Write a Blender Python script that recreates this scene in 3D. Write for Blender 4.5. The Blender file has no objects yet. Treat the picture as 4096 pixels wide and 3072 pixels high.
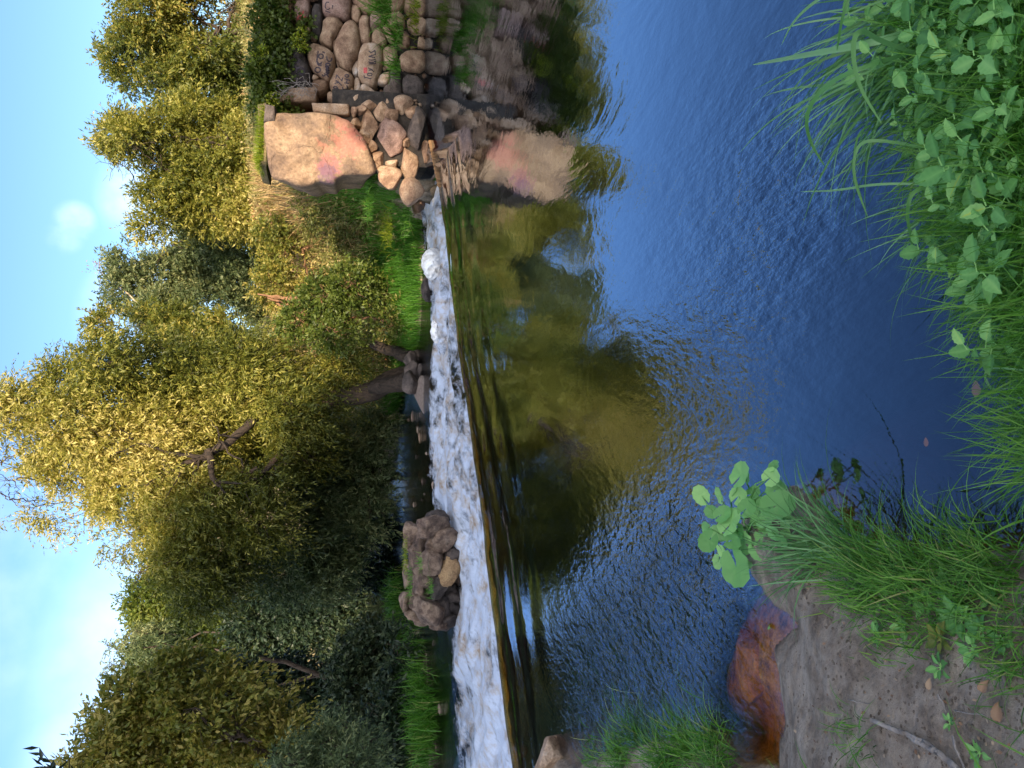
import bpy, bmesh, math, random
import numpy as np
from mathutils import Vector, Matrix
from mathutils.bvhtree import BVHTree
rs = np.random.RandomState(7)
random.seed(7)
R = math.radians
S = bpy.context.scene
C = S.collection

# ------------------------------------------------------------------ camera
HC = 1.8                      # lens height over the pool
PITCH = R(14.5)
F = 3077.0 / 3072 * 3072      # focal length in photo pixels
cam_d = bpy.data.cameras.new('camera'); cam = bpy.data.objects.new('camera', cam_d); C.objects.link(cam)
cam_d.sensor_fit = 'HORIZONTAL'; cam_d.sensor_width = 36.0; cam_d.lens = 36.0 * F / 4096.0
cam_d.clip_start = 0.05; cam_d.clip_end = 2000
fwd = Vector((0, math.cos(PITCH), -math.sin(PITCH))); upv = Vector((0, math.sin(PITCH), math.cos(PITCH)))
m = Matrix.Identity(4)        # the phone was held turned: picture left is up, picture top is to the right
m.col[0] = (*(-upv), 0); m.col[1] = (1, 0, 0, 0); m.col[2] = (*(-fwd), 0); m.col[3] = (0, 0, HC, 1)
cam.matrix_world = m
S.camera = cam

# ------------------------------------------------------------------ sky and sun
SUN_EL, SUN_AZ = R(23), R(168)        # azimuth the light comes FROM, measured from +Y towards +X
w = bpy.data.worlds.new('World'); S.world = w; w.use_nodes = True
nt = w.node_tree; N = nt.nodes; Lk = nt.links
bg = N['Background']
sky = N.new('ShaderNodeTexSky'); sky.sky_type = 'NISHITA'; sky.sun_disc = False
sky.sun_elevation = SUN_EL; sky.sun_rotation = SUN_AZ; sky.ozone_density = 5.0; sky.air_density = 1.0; sky.dust_density = 0.6
tc = N.new('ShaderNodeTexCoord')
def mth(N, Lk, op, a, b=None, c=None, clamp=False):
    n = N.new('ShaderNodeMath'); n.operation = op; n.use_clamp = clamp
    for i, v in enumerate((a, b, c)):
        if v is None: continue
        if isinstance(v, (int, float)): n.inputs[i].default_value = v
        else: Lk.new(v, n.inputs[i])
    return n.outputs[0]
nz = N.new('ShaderNodeTexNoise'); nz.inputs['Scale'].default_value = 22.0; nz.inputs['Detail'].default_value = 6
Lk.new(tc.outputs['Generated'], nz.inputs['Vector'])
def cloud(direction, r0, r1, gain=2.6, off=-.75, amp=1.0):
    d = Vector(direction).normalized()
    dt = N.new('ShaderNodeVectorMath'); dt.operation = 'DOT_PRODUCT'
    Lk.new(tc.outputs['Generated'], dt.inputs[0]); dt.inputs[1].default_value = d
    mr = N.new('ShaderNodeMapRange'); mr.interpolation_type = 'SMOOTHSTEP'
    mr.inputs['From Min'].default_value = math.cos(r1); mr.inputs['From Max'].default_value = math.cos(r0)
    Lk.new(dt.outputs['Value'], mr.inputs['Value'])
    a = mth(N, Lk, 'MULTIPLY_ADD', nz.outputs['Fac'], gain, off, clamp=True)
    return mth(N, Lk, 'MULTIPLY', mth(N, Lk, 'MULTIPLY', mr.outputs['Result'], amp), a, clamp=True)
def ray(x, y):
    u = 3072 - y * 1.8517; v = x * 1.8517
    a = (u - 1536) / F; b = (2048 - v) / F
    return Vector((a, 0, 0)) + fwd + upv * b
cl = [cloud(ray(162, 478), R(0.0), R(1.5), 3.6, -1.5, .13), cloud(ray(140, 512), R(0.0), R(1.3), 3.6, -1.5, .09), cloud(ray(330, 690), R(1), R(5), 2., -.6, .35), cloud(ray(420, 1430), R(1), R(11), .8, .1, .3), cloud(ray(320, 1620), R(1), R(8), .8, .1, .3), cloud(ray(340, 430), R(1), R(4), 2., -.6, .3), cloud(ray(-150, 1290), R(1), R(12), 2.2, -.6, .06)]
acc = cl[0]
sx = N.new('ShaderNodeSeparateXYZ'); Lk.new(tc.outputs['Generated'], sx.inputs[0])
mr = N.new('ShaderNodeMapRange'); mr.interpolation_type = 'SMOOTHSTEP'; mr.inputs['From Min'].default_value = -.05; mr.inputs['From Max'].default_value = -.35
Lk.new(sx.outputs['Y'], mr.inputs['Value'])          # unseen broken cloud, added behind the viewer as neutral fill light
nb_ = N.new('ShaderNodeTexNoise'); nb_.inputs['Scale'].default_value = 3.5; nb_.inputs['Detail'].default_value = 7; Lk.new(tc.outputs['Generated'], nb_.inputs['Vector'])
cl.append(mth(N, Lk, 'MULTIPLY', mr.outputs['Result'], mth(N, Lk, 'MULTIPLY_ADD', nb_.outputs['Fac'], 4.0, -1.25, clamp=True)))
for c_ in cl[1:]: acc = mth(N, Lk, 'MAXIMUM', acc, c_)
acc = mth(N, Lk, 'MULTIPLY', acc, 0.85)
mx = N.new('ShaderNodeMix'); mx.data_type = 'RGBA'
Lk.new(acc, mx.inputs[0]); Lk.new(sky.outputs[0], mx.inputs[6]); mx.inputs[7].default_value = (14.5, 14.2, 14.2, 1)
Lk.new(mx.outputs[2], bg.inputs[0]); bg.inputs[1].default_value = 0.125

sd = bpy.data.lights.new('sun', 'SUN'); sd.energy = 4.6; sd.angle = R(0.53); sd.color = (1.0, 0.80, 0.56)
so = bpy.data.objects.new('sun', sd); C.objects.link(so)
sdir = Vector((math.sin(SUN_AZ) * math.cos(SUN_EL), math.cos(SUN_AZ) * math.cos(SUN_EL), math.sin(SUN_EL)))
so.rotation_euler = sdir.to_track_quat('Z', 'Y').to_euler()
S.view_settings.view_transform = 'Standard'; S.view_settings.look = 'None'
S.view_settings.exposure = 1.15; S.view_settings.gamma = 1
S.cycles.max_bounces = 6; S.cycles.transparent_max_bounces = 12; S.cycles.diffuse_bounces = 2
S.cycles.glossy_bounces = 3; S.cycles.transmission_bounces = 3
S.cycles.caustics_reflective = False; S.cycles.caustics_refractive = False
S.cycles.use_denoising = True

# ------------------------------------------------------------------ helpers
def tag(o, label=None, cat=None, group=None, kind=None):
    if label: o['label'] = label
    if cat: o['category'] = cat
    if group: o['group'] = group
    if kind: o['kind'] = kind
    return o
def empty(name, loc=(0, 0, 0)):
    o = bpy.data.objects.new(name, None); C.objects.link(o); o.location = loc; o.empty_display_size = .2
    return o
def P(x, y, z=0.0):           # where the sight line of a photo point meets the level z
    r = ray(x, y); t = (HC - z) / -r.z
    return Vector((r.x * t, r.y * t, z))
def PD(x, y, Y):              # the same at distance Y
    r = ray(x, y); t = Y / r.y
    return Vector((r.x * t, Y, HC + r.z * t))
def PW(x, y, Y0, s):          # the same on a leaning face Y = Y0 + s z
    r = ray(x, y); t = (Y0 + s * HC) / (r.y - s * r.z)
    return Vector((r.x * t, r.y * t, HC + r.z * t))
def px(Y): return 1.8517 * Y / F     # metres for one unit at distance Y
def mesh(name, V, Fc, mat, parent=None, smooth=False, attrs=None):
    V = np.asarray(V, dtype=np.float32).reshape(-1, 3); Fc = np.asarray(Fc, dtype=np.int32)
    if parent is not None: V = V - np.array(wpos(parent), dtype=np.float32)
    me = bpy.data.meshes.new(name)
    k = Fc.shape[1]; nf = len(Fc)
    me.vertices.add(len(V)); me.vertices.foreach_set('co', V.ravel())
    me.loops.add(nf * k); me.loops.foreach_set('vertex_index', Fc.ravel())
    me.polygons.add(nf); me.polygons.foreach_set('loop_start', np.arange(0, nf * k, k, dtype=np.int32))
    me.polygons.foreach_set('use_smooth', np.full(nf, smooth))
    for an, av in (attrs or {}).items():
        a = me.attributes.new(an, 'FLOAT', 'POINT'); a.data.foreach_set('value', np.asarray(av, dtype=np.float32))
    me.update(calc_edges=True); me.validate()
    me.materials.append(mat)
    o = bpy.data.objects.new(name, me); C.objects.link(o)
    if parent is not None: o.parent = parent
    return o
def wpos(o):
    p = Vector(o.location)
    while o.parent: o = o.parent; p += Vector(o.location)
    return p
def recentre(o):              # put the origin at the foot of a single-mesh thing
    me = o.data; n = len(me.vertices); a = np.empty(n * 3, np.float32); me.vertices.foreach_get('co', a); a = a.reshape(-1, 3)
    c = np.array([a[:, 0].mean(), a[:, 1].mean(), a[:, 2].min()], np.float32)
    me.vertices.foreach_set('co', (a - c).ravel()); me.update(); o.location = c.tolist()
    return o
_nk = {}
def nse(p, f, seed=0, oct=1):  # smooth numpy noise, about -1..1
    p = np.asarray(p, dtype=np.float64); out = np.zeros(len(p)); amp = 1.0; tot = 0
    for o in range(oct):
        k = (seed, o)
        if k not in _nk:
            r_ = np.random.RandomState(seed * 31 + o); d = r_.normal(size=(7, 3)); d /= np.linalg.norm(d, axis=1)[:, None]
            _nk[k] = (d * r_.uniform(.6, 1.5, (7, 1)), r_.uniform(0, 6.28, 7))
        d, ph = _nk[k]
        out += amp * np.sin(p @ (d.T * f * 2 ** o) + ph + 1.3 * np.sin(p[:, [0]] * f * .7 * 2 ** o + ph[0])).sum(1) / 3.2
        tot += amp; amp *= .5
    return out / tot
def unit(v): return v / np.maximum(np.linalg.norm(v, axis=-1, keepdims=True), 1e-9)
def grid_faces(nu, nv):
    i = np.arange((nu - 1) * (nv - 1)); r = i // (nv - 1); c = i % (nv - 1); a = r * nv + c
    return np.stack([a, a + nv, a + nv + 1, a + 1], 1)

# ------------------------------------------------------------------ materials
def mat(name):
    m = bpy.data.materials.new(name); m.use_nodes = True
    n = m.node_tree.nodes; l = m.node_tree.links
    return m, n, l, n['Principled BSDF']
def ramp(n, l, src, stops):
    r = n.new('ShaderNodeValToRGB'); l.new(src, r.inputs[0])
    e = r.color_ramp.elements
    while len(e) < len(stops): e.new(0.5)
    for k, (p, c) in enumerate(stops): e[k].position = p; e[k].color = (*c, 1)
    return r.outputs[0]
def leafmat(name, stops, trans=.35, rough=.45, spec=.35):
    m, n, l, b = mat(name)
    a = n.new('ShaderNodeAttribute'); a.attribute_name = 'tint'
    col = ramp(n, l, a.outputs['Fac'], stops)
    l.new(col, b.inputs['Base Color']); b.inputs['Roughness'].default_value = rough; b.inputs['Specular IOR Level'].default_value = spec
    t = n.new('ShaderNodeBsdfTranslucent'); hs = n.new('ShaderNodeHueSaturation'); hs.inputs['Value'].default_value = 1.3; hs.inputs['Saturation'].default_value = 1.1
    l.new(col, hs.inputs['Color']); l.new(hs.outputs[0], t.inputs[0])
    mx = n.new('ShaderNodeMixShader'); mx.inputs[0].default_value = trans
    l.new(b.outputs[0], mx.inputs[1]); l.new(t.outputs[0], mx.inputs[2]); l.new(mx.outputs[0], n['Material Output'].inputs[0])
    return m
def noise(n, l, scale, detail=4, vec=None, rough=.55):
    t = n.new('ShaderNodeTexNoise'); t.inputs['Scale'].default_value = scale; t.inputs['Detail'].default_value = detail; t.inputs['Roughness'].default_value = rough
    if vec is not None: l.new(vec, t.inputs['Vector'])
    return t.outputs['Fac']
def bump(n, l, h, b, strength=.4, dist=.02, prev=None):
    k = n.new('ShaderNodeBump'); k.inputs['Strength'].default_value = strength; k.inputs['Distance'].default_value = dist
    l.new(h, k.inputs['Height'])
    if prev is not None: l.new(prev, k.inputs['Normal'])
    if b is not None: l.new(k.outputs[0], b.inputs['Normal'])
    return k.outputs[0]
def geopos(n): return n.new('ShaderNodeNewGeometry').outputs['Position']
def rockmat(name, stops, rough=.8, spots=None, scale=6., wet=False):
    m, n, l, b = mat(name); pos = geopos(n)
    f = noise(n, l, scale, 8, pos, .65)
    a = n.new('ShaderNodeAttribute'); a.attribute_name = 'tint'
    s = mth(n, l, 'MULTIPLY_ADD', f, 1.35, mth(n, l, 'MULTIPLY_ADD', a.outputs['Fac'], .55, -.47))
    col = ramp(n, l, s, stops)
    f2 = noise(n, l, scale * 9, 5, pos, .7)
    mm = n.new('ShaderNodeMix'); mm.data_type = 'RGBA'; mm.blend_type = 'MULTIPLY'; mm.inputs[0].default_value = .8
    l.new(col, mm.inputs[6]); l.new(ramp(n, l, f2, [(.3, (.45, .42, .42)), (.62, (1.1, 1.08, 1.05))]), mm.inputs[7])
    out = mm.outputs[2]
    if spots:                       # lichen, stain or sprayed paint that belongs to the stone
        for (ctr, rad, c_, thr) in spots:
            vm = n.new('ShaderNodeVectorMath'); vm.operation = 'DISTANCE'; l.new(pos, vm.inputs[0]); vm.inputs[1].default_value = ctr
            d = mth(n, l, 'DIVIDE', vm.outputs['Value'], rad)
            d = mth(n, l, 'MULTIPLY_ADD', noise(n, l, 9., 9, pos, .78), 2.6, mth(n, l, 'MULTIPLY', d, -1.0))
            k = mth(n, l, 'MULTIPLY', mth(n, l, 'SUBTRACT', d, thr), 11., clamp=True)
            k = mth(n, l, 'MULTIPLY', k, .5)
            m3 = n.new('ShaderNodeMix'); m3.data_type = 'RGBA'; l.new(k, m3.inputs[0]); l.new(out, m3.inputs[6]); m3.inputs[7].default_value = (*c_, 1)
            out = m3.outputs[2]
    l.new(out, b.inputs['Base Color']); b.inputs['Roughness'].default_value = rough
    h = mth(n, l, 'MULTIPLY_ADD', f2, .35, f)
    bump(n, l, h, b, 1.0, .05)
    return m

M = {}
M['willow'] = leafmat('willow_leaf', [(0, (.04, .055, .01)), (.35, (.13, .15, .025)), (.7, (.31, .29, .055)), (1, (.58, .50, .18))])
M['willow_cool'] = leafmat('grey_willow_leaf', [(0, (.04, .07, .03)), (.5, (.13, .17, .07)), (1, (.34, .34, .15))])
M['bush'] = leafmat('bush_leaf', [(0, (.045, .075, .012)), (.5, (.13, .17, .03)), (1, (.30, .30, .06))])
M['dark'] = leafmat('shade_darkened_leaf', [(0, (.010, .022, .012)), (.6, (.028, .05, .026)), (1, (.08, .105, .045))], trans=.2)  # leaf colour darkened to carry the deep shade of the left hollow
M['olive'] = leafmat('olive_leaf', [(0, (.04, .065, .015)), (.5, (.15, .17, .03)), (.8, (.32, .28, .06)), (1, (.55, .45, .15))])
M['dry'] = leafmat('dry_stem', [(0, (.2, .13, .05)), (.4, (.45, .30, .14)), (.75, (.62, .46, .25)), (1, (.20, .22, .05))], trans=.2, rough=.8, spec=.1)
M['weed'] = leafmat('slope_weed', [(0, (.07, .09, .02)), (.35, (.18, .19, .05)), (.65, (.38, .33, .12)), (.9, (.55, .42, .2)), (1, (.35, .14, .06))], trans=.3)
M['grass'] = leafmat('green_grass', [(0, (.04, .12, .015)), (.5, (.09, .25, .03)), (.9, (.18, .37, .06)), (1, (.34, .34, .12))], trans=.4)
M['grass_shaded'] = leafmat('shade_toned_grass', [(0, (.008, .025, .006)), (.5, (.022, .06, .012)), (.9, (.06, .12, .025)), (1, (.12, .13, .05))], trans=.3)  # darker copy of the green grass, bank shade put into its colour
M['grass_lit'] = leafmat('sunlit_yellow_grass', [(0, (.09, .15, .01)), (.5, (.2, .28, .02)), (1, (.38, .38, .05))], trans=.4)  # sunlit yellow put into the grass colour; dry tips and florets share it
M['sedge'] = leafmat('sedge_blade', [(0, (.05, .15, .03)), (.6, (.12, .29, .09)), (1, (.24, .45, .20))], trans=.35, rough=.35)
M['herb'] = leafmat('herb_leaf', [(0, (.07, .20, .05)), (.5, (.17, .40, .11)), (.9, (.32, .58, .18)), (1, (.48, .60, .10))], trans=.35)
M['herb_soft'] = leafmat('round_leaf', [(0, (.10, .27, .07)), (.5, (.20, .47, .15)), (1, (.36, .65, .22))], trans=.35, rough=.5)
def bark(name, c0, c1):
    m, n, l, b = mat(name); pos = geopos(n)
    mp = n.new('ShaderNodeMapping'); mp.inputs['Scale'].default_value = (14, 14, 3); l.new(pos, mp.inputs[0])
    f = noise(n, l, 1.5, 6, mp.outputs[0]); l.new(ramp(n, l, f, [(.3, c0), (.7, c1)]), b.inputs['Base Color']); b.inputs['Roughness'].default_value = .9
    bump(n, l, f, b, .9, .05); return m
M['bark'] = bark('bark', (.02, .014, .01), (.10, .07, .05))
M['bark_dark'] = bark('dark_bark', (.010, .007, .005), (.055, .038, .028))
M['bark_pale'] = bark('pale_bark', (.25, .2, .14), (.55, .48, .36))
M['bark_red'] = bark('reddish_bark', (.14, .07, .035), (.36, .2, .11))
M['stick'] = bark('weathered_wood', (.13, .11, .10), (.36, .32, .29))
M['stone'] = rockmat('wall_stone', [(.1, (.085, .042, .022)), (.38, (.27, .165, .105)), (.6, (.43, .295, .195)), (.8, (.55, .42, .32)), (.98, (.62, .58, .55))])
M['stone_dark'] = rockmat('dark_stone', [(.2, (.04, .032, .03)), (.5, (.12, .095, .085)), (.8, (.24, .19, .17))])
M['stone_wet'] = rockmat('wet_brown_stone', [(.2, (.035, .02, .012)), (.5, (.13, .07, .04)), (.8, (.24, .15, .09))], rough=.3)
M['rust'] = rockmat('rusty_stone', [(.2, (.14, .05, .02)), (.5, (.42, .18, .07)), (.8, (.62, .36, .18))], rough=.4)
M['mortar'] = rockmat('mortar', [(.2, (.012, .010, .009)), (.55, (.05, .04, .033)), (.9, (.14, .115, .095))], scale=9)

# ------------------------------------------------------------------ the river outline and the ground
def poly_sd(pts, poly):       # signed distance, negative inside the water
    pts = pts.astype(np.float64); n = len(poly); best = np.full(len(pts), 1e9); ins = np.zeros(len(pts), bool)
    for i in range(n):
        a = poly[i]; b = poly[(i + 1) % n]; e = b - a; w_ = pts - a
        t = np.clip((w_ @ e) / (e @ e), 0, 1); d = np.linalg.norm(w_ - t[:, None] * e, axis=1); best = np.minimum(best, d)
        c1 = (a[1] > pts[:, 1]) != (b[1] > pts[:, 1])
        with np.errstate(divide='ignore', invalid='ignore'):
            xi = (b[0] - a[0]) * (pts[:, 1] - a[1]) / (b[1] - a[1]) + a[0]
        ins ^= c1 & (pts[:, 0] < xi)
    return np.where(ins, -best, best)
def p2(x, y, z=0): q = P(x, y, z); return (q.x, q.y)
near = [(-4.6, 6.6), p2(1175, 1690), p2(1195, 1620), p2(1240, 1660), p2(1330, 1625), p2(1440, 1600), p2(1560, 1610), p2(1610, 1650), p2(1690, 1655), p2(1702, 1560), p2(1696, 1470),
        p2(1700, 1390), p2(1755, 1345), p2(1700, 1300), p2(1640, 1240), p2(1600, 1160), p2(1640, 1085), p2(1715, 1050), p2(1755, 1080), p2(1800, 1150), p2(1880, 1200),
        p2(1960, 1215), p2(2080, 1190), p2(2212, 1190), p2(2300, 1140), p2(2320, 1000), p2(2300, 850), p2(2240, 680), p2(2160, 560), p2(2090, 420), p2(2040, 250), p2(1990, 80), p2(1930, -100), (2.2, 2.3), (4, 2.8), (9, 4), (40, 9)]
far = [(40, 15), (8, 13.4), (3.9, 13.2), (3.45, 13.1), (3.3, 13.6), (3.5, 14.8), (2.2, 14.9), (.9, 15.2), (.35, 17.0), (-.6, 19.0), (-2.2, 20.5), (-4.2, 24), (-7.2, 30), (-13, 50), (-20, 52), (-11.5, 32), (-8.2, 22), (-5.8, 18.3),
       (-4.9, 15.6), (-5.0, 14.3), (-7.2, 13.8), (-8.8, 11.5), (-7.5, 9)]
RIV = np.array(near + far)
LIP_A = np.array((-3.5, 7.1)); LIP_B = np.array((3.06, 11.6))
def lipY(X):
    y = LIP_A[1] + (X - LIP_A[0]) * (LIP_B[1] - LIP_A[1]) / (LIP_B[0] - LIP_A[0]) + .06 * np.sin(X * 1.7 + .5) + .025 * np.sin(X * 5.3) + .012 * np.sin(X * 13.1 + 1)
    return np.where(X > LIP_B[0] + .15, y + (X - LIP_B[0] - .15) * 3.0, y)
def lipw(X, Y): return (Y - lipY(X)) * .82      # distance past the crest
amber_poly = np.array([p2(1535, 1500), p2(1560, 1400), p2(1600, 1320), p2(1660, 1300), p2(1730, 1350), p2(1700, 1420), p2(1720, 1700), p2(1600, 1690), p2(1620, 1560), p2(1555, 1530)])
def ground_h(X, Y, rough=True):
    p = np.stack([X, Y], 1); d = poly_sd(p, RIV); p3 = np.stack([X, Y, 0 * X], 1)
    h = np.empty(len(X))
    farside = (Y > 12.0) & (X > -3 - (Y - 19) * .55)
    leftside = (X < -3) & (Y > 8) & ~farside
    dl = np.maximum(d, 0)
    near_h = .03 + .30 * (1 - np.exp(-dl / .55)) + .03 * dl
    fh = np.minimum(.52 * dl, 1.6 + .2 * dl) - .30 + .10 * np.clip(dl - 8, 0, 40)
    fh += 2.0 * np.exp(-((X - 13) / 7) ** 2 - ((Y - 33) / 9) ** 2)
    fh = np.where((X > 3.2) & (Y > 12.2), np.where(Y > 13.35, 2.45 + .045 * (Y - 13.3) + np.minimum(1.6 * np.exp(-((X - 13) / 7) ** 2 - ((Y - 33) / 9) ** 2), 3), -.5), fh)
    blend = np.clip((X - 3.2) / 1.2, 0, 1)
    fh2 = np.minimum(.52 * dl, 1.6 + .2 * dl) - .30
    fh = np.where((X > 3.2) & (X < 4.4) & (Y > 13.35), fh2 * (1 - blend) + fh * blend, fh)
    lh = np.minimum(.5 * dl, .7 + .06 * dl) - .30
    h = np.where(farside, fh, np.where(leftside, lh, near_h))
    bed = -.05 - np.minimum(1.9 * -d, .8) - np.clip((-d - .5) * .5, 0, .8)
    w_ = lipw(X, Y)
    bed = np.where((w_ > 0) & (X < 3.2), -.42 - np.clip(-d * .15, 0, .4), bed)
    ad = poly_sd(p, amber_poly)
    bed = np.where(ad < .12, np.maximum(bed, -.035 - .12 * np.clip((ad + .22) / .34, 0, 1)), bed)
    h = np.where(d > 0, h, bed)
    if rough:
        a = np.where(d > 0, 1, .7) * np.where(d > 2.5, 2.5, 1.)
        h = h + np.where(Y < 8, a * .014 * np.abs(nse(p3, 16., 7, 3)), 0) + a * (.028 * nse(p3, 5., 1, 4) + .008 * nse(p3, 19., 2, 2))
        h = np.where(d > 3, h + .12 * nse(p3, .7, 3, 3), h)
    return h, d
def ax(segs):
    out = []
    for a, b, s in segs: out += list(np.arange(a, b, s))
    return np.array(out)
gx = np.concatenate([ax([(-300, -40, 20), (-40, -15, 1.2), (-15, -4, .25), (-4, -2.2, .05), (-2.2, 1.6, .022), (1.6, 4, .07), (4, 16, .25), (16, 60, 1.5), (60, 300, 20)])])
gy = np.concatenate([ax([(-300, -20, 20), (-20, -2, 1.), (-2, 1, .08), (1, 5, .024), (5, 9, .08), (9, 13.2, .2)]), [13.3, 13.4], ax([(13.6, 26, .2), (26, 60, .8), (60, 300, 20), (300, 620, 60)])])
GX, GY = np.meshgrid(gx, gy, indexing='ij'); H, D = ground_h(GX.ravel(), GY.ravel())
far_ring = (np.abs(GX.ravel()) > 60) | (GY.ravel() > 60)
H = np.where(far_ring, np.maximum(H, 1.5), H)
m, n, l, b = mat('ground')
pos = geopos(n)
zat = n.new('ShaderNodeAttribute'); zat.attribute_name = 'zone'
soil = ramp(n, l, noise(n, l, 7, 9, pos, .7), [(.3, (.12, .085, .06)), (.44, (.30, .235, .18)), (.55, (.46, .375, .30)), (.7, (.62, .53, .44))])
dryg = ramp(n, l, noise(n, l, 3, 8, pos, .75), [(.3, (.08, .07, .02)), (.5, (.22, .17, .075)), (.7, (.38, .27, .13))])
mm = n.new('ShaderNodeMix'); mm.data_type = 'RGBA'; l.new(zat.outputs['Fac'], mm.inputs[0]); l.new(soil, mm.inputs[6]); l.new(dryg, mm.inputs[7])
bat = n.new('ShaderNodeAttribute'); bat.attribute_name = 'bed'
bedc = ramp(n, l, noise(n, l, 14, 8, pos, .75), [(.34, (.10, .05, .02)), (.46, (.45, .24, .08)), (.56, (.70, .42, .16)), (.7, (.85, .6, .3))])
m2 = n.new('ShaderNodeMix'); m2.data_type = 'RGBA'; l.new(bat.outputs['Fac'], m2.inputs[0]); l.new(mm.outputs[2], m2.inputs[6]); l.new(bedc, m2.inputs[7])
mud = n.new('ShaderNodeAttribute'); mud.attribute_name = 'mud'
m3 = n.new('ShaderNodeMix'); m3.data_type = 'RGBA'; l.new(mud.outputs['Fac'], m3.inputs[0]); l.new(m2.outputs[2], m3.inputs[6]); l.new(ramp(n, l, noise(n, l, 9, 6, pos), [(.3, (.02, .018, .012)), (.7, (.08, .065, .04))]), m3.inputs[7])
l.new(m3.outputs[2], b.inputs['Base Color']); b.inputs['Roughness'].default_value = .85
vo = n.new('ShaderNodeTexVoronoi'); vo.inputs['Scale'].default_value = 22; vo.feature = 'F1'; l.new(pos, vo.inputs['Vector'])
hh = mth(n, l, 'MULTIPLY_ADD', vo.outputs['Distance'], -.35, noise(n, l, 11, 10, pos, .75))
bump(n, l, hh, b, 1.0, .085)
M['ground'] = m
zone = np.clip((GY.ravel() - 8) / 3, 0, 1) * np.clip(D / .5 + .2, 0, 1)
AMB = np.clip(.5 - (poly_sd(np.stack([GX.ravel(), GY.ravel()], 1), amber_poly) - .1) / .2, 0, 1)
mesh('ground', np.stack([GX.ravel(), GY.ravel(), H], 1), grid_faces(len(gx), len(gy)), M['ground'], smooth=True,
     attrs={'zone': zone, 'bed': np.clip(-D / .04 + .3, 0, 1) * AMB, 'mud': np.clip(-D / .05 - .2, 0, 1) * (1 - AMB)})['kind'] = 'structure'
def gh(pts):
    pts = np.asarray(pts); return ground_h(pts[:, 0].astype(float), pts[:, 1].astype(float))

# ------------------------------------------------------------------ pool water
m, n, l, b = mat('pool_water'); n.remove(b)
pos = geopos(n)
gl = n.new('ShaderNodeBsdfGlossy'); gl.inputs['Roughness'].default_value = .03; gl.inputs['Color'].default_value = (.66, .80, 1, 1)
tr = n.new('ShaderNodeBsdfTransparent'); tr.inputs[0].default_value = (.95, .9, .85, 1)
fr = n.new('ShaderNodeLayerWeight'); fr.inputs['Blend'].default_value = .5
sh = n.new('ShaderNodeAttribute'); sh.attribute_name = 'shallow'
frv = mth(n, l, 'MULTIPLY', mth(n, l, 'MULTIPLY_ADD', mth(n, l, 'POWER', fr.outputs['Facing'], 2.1), .86, .10), mth(n, l, 'MULTIPLY_ADD', sh.outputs['Fac'], -.72, 1.0))
ra = n.new('ShaderNodeAttribute'); ra.attribute_name = 'ripple'
mp = n.new('ShaderNodeMapping'); mp.inputs['Rotation'].default_value = (0, 0, R(35)); mp.inputs['Scale'].default_value = (1, .45, 1); l.new(pos, mp.inputs[0])
n1 = noise(n, l, 26, 3, mp.outputs[0], .6); n2 = noise(n, l, 6, 3, mp.outputs[0], .5)
h = mth(n, l, 'MULTIPLY', mth(n, l, 'SUBTRACT', n1, .5), ra.outputs['Fac'])
h2 = mth(n, l, 'MULTIPLY', mth(n, l, 'SUBTRACT', n2, .5), mth(n, l, 'MULTIPLY_ADD', ra.outputs['Fac'], .8, .018))
sw3 = n.new('ShaderNodeTexNoise'); sw3.inputs['Scale'].default_value = 1.5; sw3.inputs['Detail'].default_value = 5; sw3.inputs['Distortion'].default_value = 2.2; l.new(mp.outputs[0], sw3.inputs['Vector'])
rg = mth(n, l, 'ABSOLUTE', mth(n, l, 'SUBTRACT', sw3.outputs['Fac'], .5))
nb = bump(n, l, mth(n, l, 'MULTIPLY_ADD', rg, -.22, mth(n, l, 'MULTIPLY_ADD', h2, 1.7, h)), None, 1.0, .022)
for q in (gl, fr): l.new(nb, q.inputs['Normal'])
ms = n.new('ShaderNodeMixShader'); l.new(frv, ms.inputs[0]); l.new(tr.outputs[0], ms.inputs[1]); l.new(gl.outputs[0], ms.inputs[2])
l.new(ms.outputs[0], n['Material Output'].inputs[0])
va = n.new('ShaderNodeVolumeAbsorption'); va.inputs['Color'].default_value = (.91, .76, .20, 1); va.inputs['Density'].default_value = 16.0
l.new(va.outputs[0], n['Material Output'].inputs['Volume'])
M['water'] = m
wx = np.concatenate([ax([(-9, -4.4, .12), (-4.4, 3.4, .022), (3.4, 7, .05), (7, 40.1, 1.1)])])
nr = 620; rr = np.linspace(0, 1, nr)
WX = np.repeat(wx, nr); ly = lipY(wx); ly = np.minimum(ly, 16.)
Y0 = .8
WY = (Y0 + (ly + .42 - Y0)[:, None] * (.55 * rr + .45 * rr ** 1.6)[None, :]).ravel()
W = lipw(WX, WY); p3 = np.stack([WX, WY, 0 * WX], 1)
def gauss(cx, cy, r): c_ = P(cx, cy); return np.exp(-((WX - c_.x) ** 2 + (WY - c_.y) ** 2) / r ** 2)
rip = .022 + .75 * np.clip((gauss(1420, 1500, .8) + .35 * gauss(1310, 1430, .6) + gauss(1510, 1420, .55) + .9 * gauss(1270, 1600, .8) + .35 * gauss(1480, 1260, .5)), 0, 1) \
    + .30 * gauss(1780, 330, .4) + .18 * gauss(1650, 420, .5) + .14 * gauss(1620, 640, .5) + .10 * gauss(1500, 500, .8) + .16 * gauss(1500, 800, .35) + .10 * gauss(1450, 900, .5)
rip *= 1 - .6 * np.clip((WY - 6.5) / 3, 0, 1)
sw = np.clip(1 - np.abs(W + .7) / 1.3, 0, 1)      # the standing waves where the pool speeds up before the crest
ua = (WX - LIP_A[0]) * .825 + (WY - LIP_A[1]) * .566      # along the crest
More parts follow.
